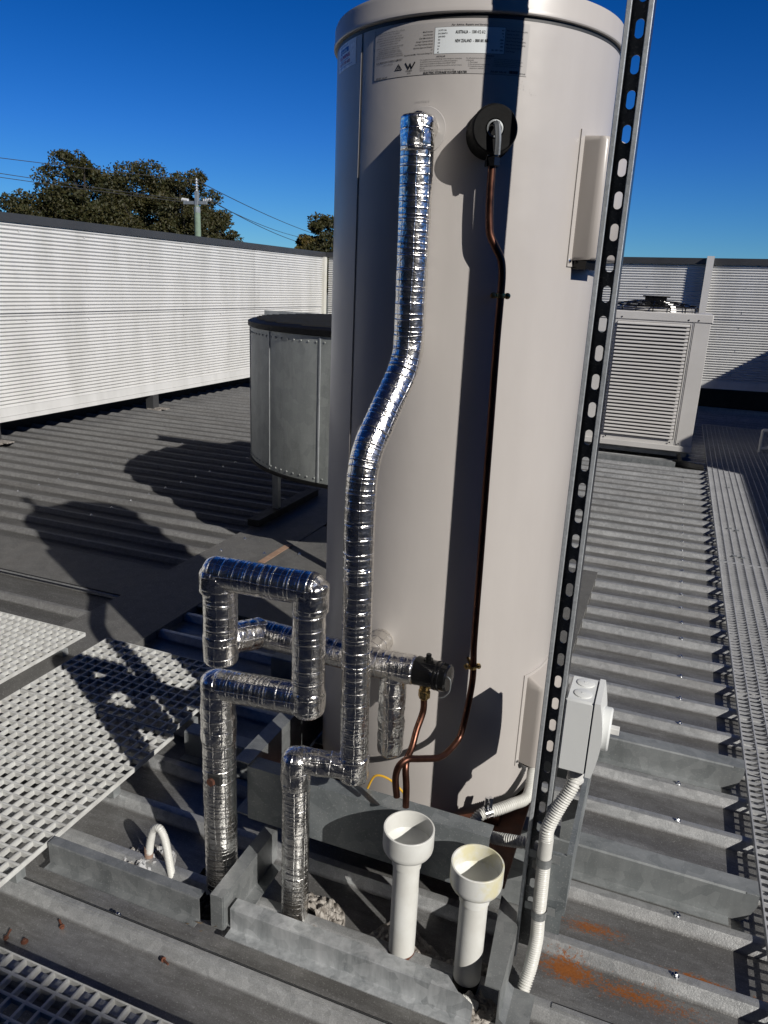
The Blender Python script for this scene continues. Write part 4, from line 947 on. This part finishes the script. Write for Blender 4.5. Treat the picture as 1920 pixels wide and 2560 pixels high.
# cold loop
cl = thing('insulated_cold_pipe', 'foil-wrapped pipe making a square loop left of the heater', 'insulated pipe', (-.905, 1.346, 0))
Yl = 1.346
foil_seg(cl, [(-.905, Yl, -.03), (-.904, Yl, .605)], .0405, 12, endr=.02, seg=48)
foil_seg(cl, [(-.905, Yl, .40), (-.903, Yl, .60)], .0418, 13, name='foil_tape', crumple=1.5, rings=False, endr=.03)
foil_seg(cl, [(-.918, Yl, .572), (-.80, Yl, .582), (-.66, Yl, .592)], .0375, 14, endr=.03)
foil_seg(cl, [(-.665, Yl, .555), (-.665, Yl, .885)], .037, 15, endr=.022)
foil_seg(cl, [(-.664, Yl, .55), (-.664, Yl, .635)], .0385, 16, name='foil_tape', crumple=2.0, rings=False, endr=.025)
foil_seg(cl, [(-.930, Yl, .858), (-.80, Yl, .861), (-.632, Yl, .866)], .0375, 17, endr=.026, pinch=.0010)
foil_seg(cl, [(-.893, Yl, .637), (-.891, Yl, .872)], .0395, 18, endr=.018)
foil_seg(cl, [(-.893, Yl, .632), (-.893, Yl, .72)], .0405, 19, name='foil_tape', crumple=.8, rings=False, endr=.012)
foil_seg(cl, [(-.897, Yl, .80), (-.896, Yl, .878)], .0415, 20, name='foil_tape', crumple=1.5, rings=False, endr=.02)
foil_seg(cl, [(-.662, Yl, .80), (-.660, Yl, .890)], .0385, 21, name='foil_tape', crumple=2.0, rings=False, endr=.02)
foil_seg(cl, [(-.890, Yl+.01, .69), (-.86, 1.44, .672), (-.845, 1.475, .668)], .037, 22, crumple=1.8, rings=False, endr=.02)
foil_seg(cl, [(-.875, 1.462, .668), (-.70, 1.462, .662), (-.54, 1.462, .658)], .0335, 23, crumple=1.4)
foil_seg(cl, [(-.60, 1.462, .657), (-.445, 1.461, .662)], .0345, 24, crumple=1.7, endr=.012)
foil_seg(cl, [(-.505, 1.462, .69), (-.503, 1.462, .425)], .0310, 25, crumple=1.6, rings=False, endr=.014)
foil_seg(cl, [(-.58, 1.47, .66), (-.575, 1.585, .66)], .030, 26, crumple=1.3, rings=False)
# grey-white vent cap peeping from the left riser, and the small copper stub in its window
m = MB(); m.cyl((-.898, Yl-.036, .333), .008, .016, 10, axis=(-.2, -1, .1)); m.lathe([(.0095, 0), (.0095, .007)], (-.895, Yl-.046, .334), 6, axis=(-.2, -1, .1)); obj('copper_stub', m, RUSTY, cl)
m = MB(); m.box(-.912, -.874, Yl-.0425, Yl-.032, .322, .352, .003); obj('stub_opening', m, DARK, cl)

# black pressure valve at the right end of the cold pipe
vv = Vector((-.425, 1.461, .662)); va = Vector((1, -.10, .02)).normalized()
cv = thing('pressure_valve', 'glossy black cylindrical pressure valve at the end of the foil-wrapped cold pipe', 'valve', tuple(vv))
m = MB(); m.lathe([(.030, -.028), (.0335, -.024), (.0335, -.019), (.0325, -.017), (.0325, .022), (.0335, .024), (.0335, .028), (.0322, .030), (.0335, .032), (.0335, .037), (.0318, .039), (.0318, .052), (.028, .056), (.0001, .057)], vv, 40, axis=va); obj('valve_body', m, BLACKP, cv, smooth=True)
m = MB(); m.cyl(vv+Vector((.003, 0, .030)), .0105, .006, 18); m.cyl(vv+Vector((.003, 0, .036)), .0062, .012, 14, bev=.001); obj('test_cap', m, BLACKP, cv)
e0 = vv+va*.056
m = MB(); m.tube(smooth_path([e0+Vector((-.004, -.012, .012)), e0+Vector((.006, -.014, .004)), e0+Vector((.006, -.016, -.022)), e0+Vector((-.006, -.014, -.040)), e0+Vector((-.016, -.012, -.046))], .003), .0016, 8); obj('lever', m, GALV, cv, smooth=True)
vb = vv+Vector((-.002, 0, -.030))
m = MB(); m.cyl(vb-Vector((0, 0, .012)), .012, .014, 18); m.lathe([(.0125, 0), (.0142, .002), (.0142, .018), (.012, .020)], vb-Vector((0, 0, .034)), 6); m.lathe([(.009, 0), (.011, .004)], vb-Vector((0, 0, .038)), 16); obj('brass_nut', m, BRASS, cv)
dp = thing('copper_drain_pipe', 'short aged copper drain pipe from the black valve down to the left drain cup', 'copper pipe', tuple(vb))
m = MB(); m.tube(smooth_path([vb-Vector((0, 0, .034)), vb+Vector((.0, 0, -.07)), PA(-16.75, -.650, 1.50), PA(-17.05, -.68, 1.475), PA(-17.45, -.703, 1.45), PA(-17.5, -.722, 1.435), PA(-17.35, -.752, 1.43), PA(-17.28, -.790, 1.425)], .005), .0078, 18); obj('pipe', m, COPPER, dp, smooth=True)

# ------------------------------------------------------------------ drain cups
def cup(label, x, y, zr, zb, stain):
    t = thing('drain_cup', label, 'drain cup', (x, y, -.02), 'white plastic drain cups')
    ro, ri = .0575, .0528
    m = MB(); m.lathe([(.0335, zb-.034), (.0335, zb-.006), (.036, zb-.003), (.046, zb), (.0525, zb+.005), (.0562, zb+.012), (ro, zb+.020), (ro, zr-.001), (ro-.001, zr), (ri+.001, zr), (ri, zr-.002), (ri, zb+.020), (.045, zb+.010), (.028, zb+.003), (.0001, zb+.001)], (x, y, 0), 64, capb=False); obj('cup', m, stain, t, smooth=True)
    m = MB(); m.lathe([(.0308, -.035), (.0308, zb-.030)], (x, y, 0), 48, capb=False, capt=False); obj('standpipe', m, PVC, t, smooth=True)
    m = MB(); m.lathe([(.0312, .0), (.0322, .004), (.0316, .028), (.031, .032)], (x, y, -.028), 32, capb=False, capt=False); obj('sealant_ring', m, RUSTY if x < -.3 else BLACK, t, smooth=True)
def stained():
    mm, t, b = principled('stained_white_pipe'); v = coords(t)
    k = ramp(t, nz(t, v, 14, 5), .45, .62); col = mixrgb(t, k, (.76, .77, .74), (.70, .66, .44)); t.links.new(col, b.inputs['Base Color']); b.inputs['Roughness'].default_value = .42
    bump(t, b, nz(t, v, 180, 3), .2, .0006); return mm
cup('white drain cup below the ends of the two copper pipes', -.404, 1.334, .345, .282, PVC)
cup('white drain cup with a yellow stain inside, nearer the slotted strut', -.242, 1.323, .318, .255, stained())

# ------------------------------------------------------------------ crumpled sealant round the pipe feet
def crumple_ring(label, x, y, r0, r1, h, seed, zb=HP, mat=SEAL):
    m = MB(); n, k = 120, 26; vs = []; fs = []
    for i in range(k+1):
        q = i/k
        for j in range(n):
            t = 2*math.pi*j/n; rr = r0+(r1-r0)*q; rr *= 1+.22*noise.noise((math.cos(t)*1.5, math.sin(t)*1.5, seed))*q
            w = noise.noise((x*9+rr*math.cos(t)*60, rr*math.sin(t)*60, seed*3)); w2 = abs(noise.noise((rr*math.cos(t)*48, rr*math.sin(t)*48, seed)))+.3*abs(noise.noise((rr*math.cos(t)*260, rr*math.sin(t)*260, seed)))
            z = zb+.001+h*(1-q)**1.1*(.55+.5*w)+w2*h*.6*(1 if q < .95 else 0)
            vs.append((x+rr*math.cos(t), y+rr*math.sin(t), z if i < k else zb-.001))
    for i in range(k):
        for j in range(n): fs.append((i*n+j, i*n+(j+1) % n, (i+1)*n+(j+1) % n, (i+1)*n+j))
    m.add(vs, fs); tag(obj('crumpled_sealant', m, mat), label, 'sealant')
crumple_ring('crumpled grey-brown sealant wrap round the foot of the centre foil riser', -.655, 1.325, .03, .105, .034, 1)
crumple_ring('crumpled sealant wrap round the foot of the left drain cup pipe', -.415, 1.325, .028, .10, .026, 2)
crumple_ring('crumpled sealant wrap round the foot of the right drain cup pipe', -.235, 1.315, .028, .088, .026, 3)
crumple_ring('pale crumpled sealant mound where the small white conduit leaves the roof', -1.135, 1.325, .004, .085, .040, 4, mat=paint('pale_sealant', (.55, .57, .60), (.22, .20, .17), rough=.55, sc=40, bs=.5, bsc=160, bd=.001))
crumple_ring('crumpled sealant at the foot of the thick left foil riser', -.905, 1.346, .03, .10, .02, 5, mat=BLACK)
# leaves and twigs caught on the roof
lf = MB(); rl = random.Random(5)
for k in range(16):
    x, y = rl.choice(((-.40, 1.06), (-.45, 1.30), (-.70, 1.28), (-.86, 1.19), (.3, 2.1))); x += rl.gauss(0, .03); y += rl.gauss(0, .012)
    t = rl.random()*6.28; l = rl.uniform(.005, .012); z = HP+.004 if y < 1.1 or y > 1.25 else .008
    d1 = Vector((math.cos(t), math.sin(t), rl.uniform(-.1, .3)))*l; d2 = Vector((-math.sin(t), math.cos(t), rl.uniform(-.3, .3)))*l*.25; p_ = Vector((x, y, z+.003))
    lf.add([p_-d1, p_+d2, p_+d1+Vector((0, 0, .002)), p_-d2], [(0, 1, 2, 3)])
lo = obj('leaf_litter', lf, paint('dry_leaf', (.18, .13, .08), (.07, .05, .035), rough=.8, sc=60)); lo['kind'] = 'stuff'; lo['label'] = 'scattered dry leaf bits on the roof sheets'; lo['category'] = 'leaf litter'

# ------------------------------------------------------------------ ribbed conduits
def ribbed(mb, ctrl, rad, pitch=.0056, amp=.0017, seg=22, tight=.5):
    pts = smooth_path(ctrl, .00125, tight)
    mb.tube(pts, rad, seg, radf=lambda i, ph, L, p: rad+amp*min(1, max(-1, 1.6*math.cos(2*math.pi*L/pitch))))
c1 = thing('white_conduit', 'white ribbed conduit running from the grey isolator box down the slotted strut', 'conduit', (-.072, 1.45, .5))
m = MB(); ribbed(m, [(-.074, 1.455, .497), (-.076, 1.445, .482), (-.098, 1.425, .431), (-.1135, 1.409, .385), (-.1135, 1.407, .355)], .0138); obj('upper_hose', m, FLEXW, c1, smooth=True, ang=0)
m = MB(); m.lathe([(.0150, 0), (.0158, .001), (.0158, .048), (.0150, .049)], (-.1132, 1.407, .312), 28); obj('coupling', m, FLEXW, c1, smooth=True)
m = MB(); m.lathe([(.0165, 0), (.0185, .001), (.0185, .008), (.0165, .009), (.0150, .022)], (-.0735, 1.457, .487), 8); m.lathe([(.0172, 0), (.0172, .016)], (-.0735, 1.457, .505), 28); obj('gland', m, WHITEP, c1)
m = MB(); ribbed(m, [(-.1125, 1.407, .314), (-.111, 1.406, .25), (-.1085, 1.405, .14), (-.1065, 1.402, .09), (-.111, 1.385, .02), (-.118, 1.36, -.02)], .0138); obj('lower_hose', m, FLEXW, c1, smooth=True, ang=0)
for z_, x_ in ((.292, -.1128), (.150, -.109)):
    m = MB(); m.lathe([(.0170, 0), (.0170, .022)], (x_, 1.4065, z_), 28, capb=False, capt=False); m.box(x_+.016, x_+.034, 1.4175, 1.420, z_+.001, z_+.021); m.box(x_-.034, x_-.016, 1.4175, 1.420, z_+.001, z_+.021); obj('saddle_clamp', m, GALV, c1, smooth=True, ang=30)
c2 = thing('white_conduit', 'white ribbed conduit looping from the lower access cover behind the slotted strut', 'conduit', (-.2, 1.74, .3))
m = MB(); ribbed(m, [cp(110.5, .300, RT+.028), cp(110.5, .272, RT+.030), (-.196, 1.688, .243), (-.228, 1.640, .243), (-.262, 1.604, .240), (-.292, 1.582, .234), (-.303, 1.566, .222), (-.295, 1.556, .208), (-.258, 1.548, .204), (-.20, 1.540, .218), (-.165, 1.540, .222), (-.145, 1.56, .19), (-.145, 1.58, .12)], .0135); obj('hose', m, FLEXW, c2, smooth=True, ang=0)
m = MB(); ca = Vector((-.279, 1.592, .2365)); cd = Vector((-.030, -.024, -.005)).normalized(); m.lathe([(.0160, -.009), (.0160, .009)], ca, 24, axis=cd, capb=False, capt=False)
n3 = Vector((.62, -.75, 0)).normalized(); m.tube([ca+Vector((0, 0, .013)), ca+Vector((0, .006, .04))], .008, 8, radf=lambda i, ph, L, p: .0105 if abs(math.cos(ph)) > .3 else .004); m.cyl(ca+Vector((.001, -.002, .032)), .004, .006, 8, axis=(0, -1, 0)); obj('saddle_clamp', m, CHROME, c2, smooth=True, ang=30)
c3 = thing('white_conduit', 'short white ribbed conduit arching out of the pale sealant mound on the roof', 'conduit', (-1.126, 1.33, 0))
m = MB(); ribbed(m, [(-1.128, 1.338, .014), (-1.118, 1.336, .062), (-1.104, 1.334, .098), (-1.084, 1.332, .109), (-1.066, 1.328, .085), (-1.052, 1.322, .035), (-1.036, 1.314, -.03)], .0100, pitch=.0042, amp=.0009); obj('hose', m, FLEXW, c3, smooth=True, ang=0)
m = MB(); m.lathe([(.0118, -.02), (.0118, .028), (.0105, .032)], (-1.130, 1.339, 0), 20); obj('collar', m, paint('terracotta_tape', (.33, .22, .17), rough=.6), c3, smooth=True)
c4 = MB(); ribbed(c4, [(-.262, 1.262, -.022), (-.238, 1.268, -.004), (-.205, 1.275, -.018)], .010, pitch=.0042, amp=.0009); tag(obj('conduit_end', c4, FLEXW, smooth=True, ang=0), 'short piece of white ribbed conduit low down between the right drain cup and the bracket', 'conduit')
yc = MB(); yc.tube(smooth_path([(-.560, 1.462, .300), (-.538, 1.462, .352), (-.505, 1.466, .352), (-.470, 1.475, .320), (-.455, 1.48, .29)], .004), .0028, 8); tag(obj('yellow_cable', yc, paint('orange_cable', (.75, .42, .03), rough=.5), smooth=True), 'short curved orange cable on the edge of the frame below the long foil pipe', 'cable')

# ------------------------------------------------------------------ slotted strut
SX, SY = -.1355, 1.445; hw = .0215
st = thing('slotted_strut', 'tall galvanised slotted steel strut standing upright beside the heater', 'strut', (SX, SY, 0))
ztop = 2.74; yb = SY+hw; yf = SY-hw; tw = .0025
m = MB()
zs = 1.921-.0527*34; slots = []
while zs < ztop-.03:
    if zs > .03: slots.append(zs)
    zs += .0527
def cell(z0, z1, zc):
    hl, hr = .0145, .0068
    arc_u = [(hr*math.cos(t), zc+hl-hr+hr*math.sin(t)) for t in [math.pi/2*k/6 for k in range(7)]]
    arc_d = [(hr*math.cos(t), zc-hl+hr-hr*math.sin(t)) for t in [math.pi/2*k/6 for k in range(7)]]
    right = [(0, z1), (hw, z1), (hw, z0), (0, z0)]+[(a_, b_) for a_, b_ in arc_d[::-1]]+[(a_, b_) for a_, b_ in arc_u]
    for sg in (1, -1):
        poly = [(SX+sg*a_, b_) for a_, b_ in right]
        m.prism(poly[::sg], yb-tw, yb, 'XZ')
prev = .0
for i, zc in enumerate(slots):
    z1 = zc+.02635; cell(prev if i == 0 else zc-.02635, z1, zc); prev = z1
m.box(SX-hw, SX+hw, yb-tw, yb, prev, ztop)
m.box(SX-hw, SX-hw+tw, yf+.0012, yb-tw, 0, ztop); m.box(SX+hw-tw, SX+hw, yf+.0012, yb-tw, 0, ztop)
obj('channel', m, STRUT_SHADED, st, ang=30)
m = MB()
for sg in (-1, 1):
    xa = SX+sg*hw; xb = SX+sg*(hw-.0085)
    m.prism([(xa, yf+.0012), (xa-sg*.0012, yf), (xb+sg*.001, yf), (xb, yf+.0012), (xb, yf+.008), (xb+sg*.002, yf+.008), (xb+sg*.002, yf+.0026), (xa, yf+.0026)], 0, ztop, 'XY')
obj('lip', m, STRUT_SUNLIT, st, ang=30)
m = MB()
for z_ in (.385, .315): m.lathe([(.007, 0), (.007, .006)], (SX+hw+.006, SY+.014, z_), 6, axis=(1, -.3, 0)); m.cyl((SX+hw, SY+.014, z_), .0095, .0015, 12, axis=(1, -.3, 0))
obj('bolt', m, CHROME, st)
m = MB(); m.box(SX+hw+.0005, -.1020, 1.436, 1.460, .19, .24); obj('fixing_bracket', m, GALVD, st)

# ------------------------------------------------------------------ isolator switch
iso = thing('isolator_switch', 'grey weatherproof isolator switch box with round side knob on the slotted strut', 'isolator switch', (-.085, 1.475, .6))
m = MB(); m.box(-.1125, -.0535, 1.424, 1.532, .527, .698, .004); obj('box', m, GREYP, iso, smooth=True, ang=40)
m = MB(); pr = [(-.0527, .7005), (-.0527, .5245)]+[(-.0335-.006*math.sin(math.pi*0) +0*k, 0) for k in ()]
arc = [(-.042+.012*math.sin(math.pi*k/10), .5245+.176*k/10) for k in range(11)]
m.prism([(-.0533, .7005), (-.0533, .5245)]+arc, 1.4225, 1.5335, 'XZ'); obj('lid', m, GREYP, iso)
m = MB(); m.lathe([(.046, -.004), (.046, .014), (.0435, .0175), (.0001, .018)], (-.034, 1.476, .618), 48, axis=(1, 0, 0)); obj('knob', m, GREYP, iso, smooth=True)
m = MB(); m.box(-.018, .001, 1.468, 1.484, .612, .626, .001); obj('knob_handle', m, WHITEP, iso)
m = MB()
for y_ in (1.504, 1.456): m.lathe([(.0185, 0), (.0185, .002), (.0165, .0028), (.0001, .0028)], (-.0805, y_, .698), 36)
for y_ in (1.504, 1.456): m.box(-.0835, -.0775, y_-.0025, y_+.0025, .7008, .7018)
obj('knockout_cap', m, GREYP, iso, smooth=True)

# strip helper properties
for o in bpy.data.objects:
    if '_w' in o: del o['_w']
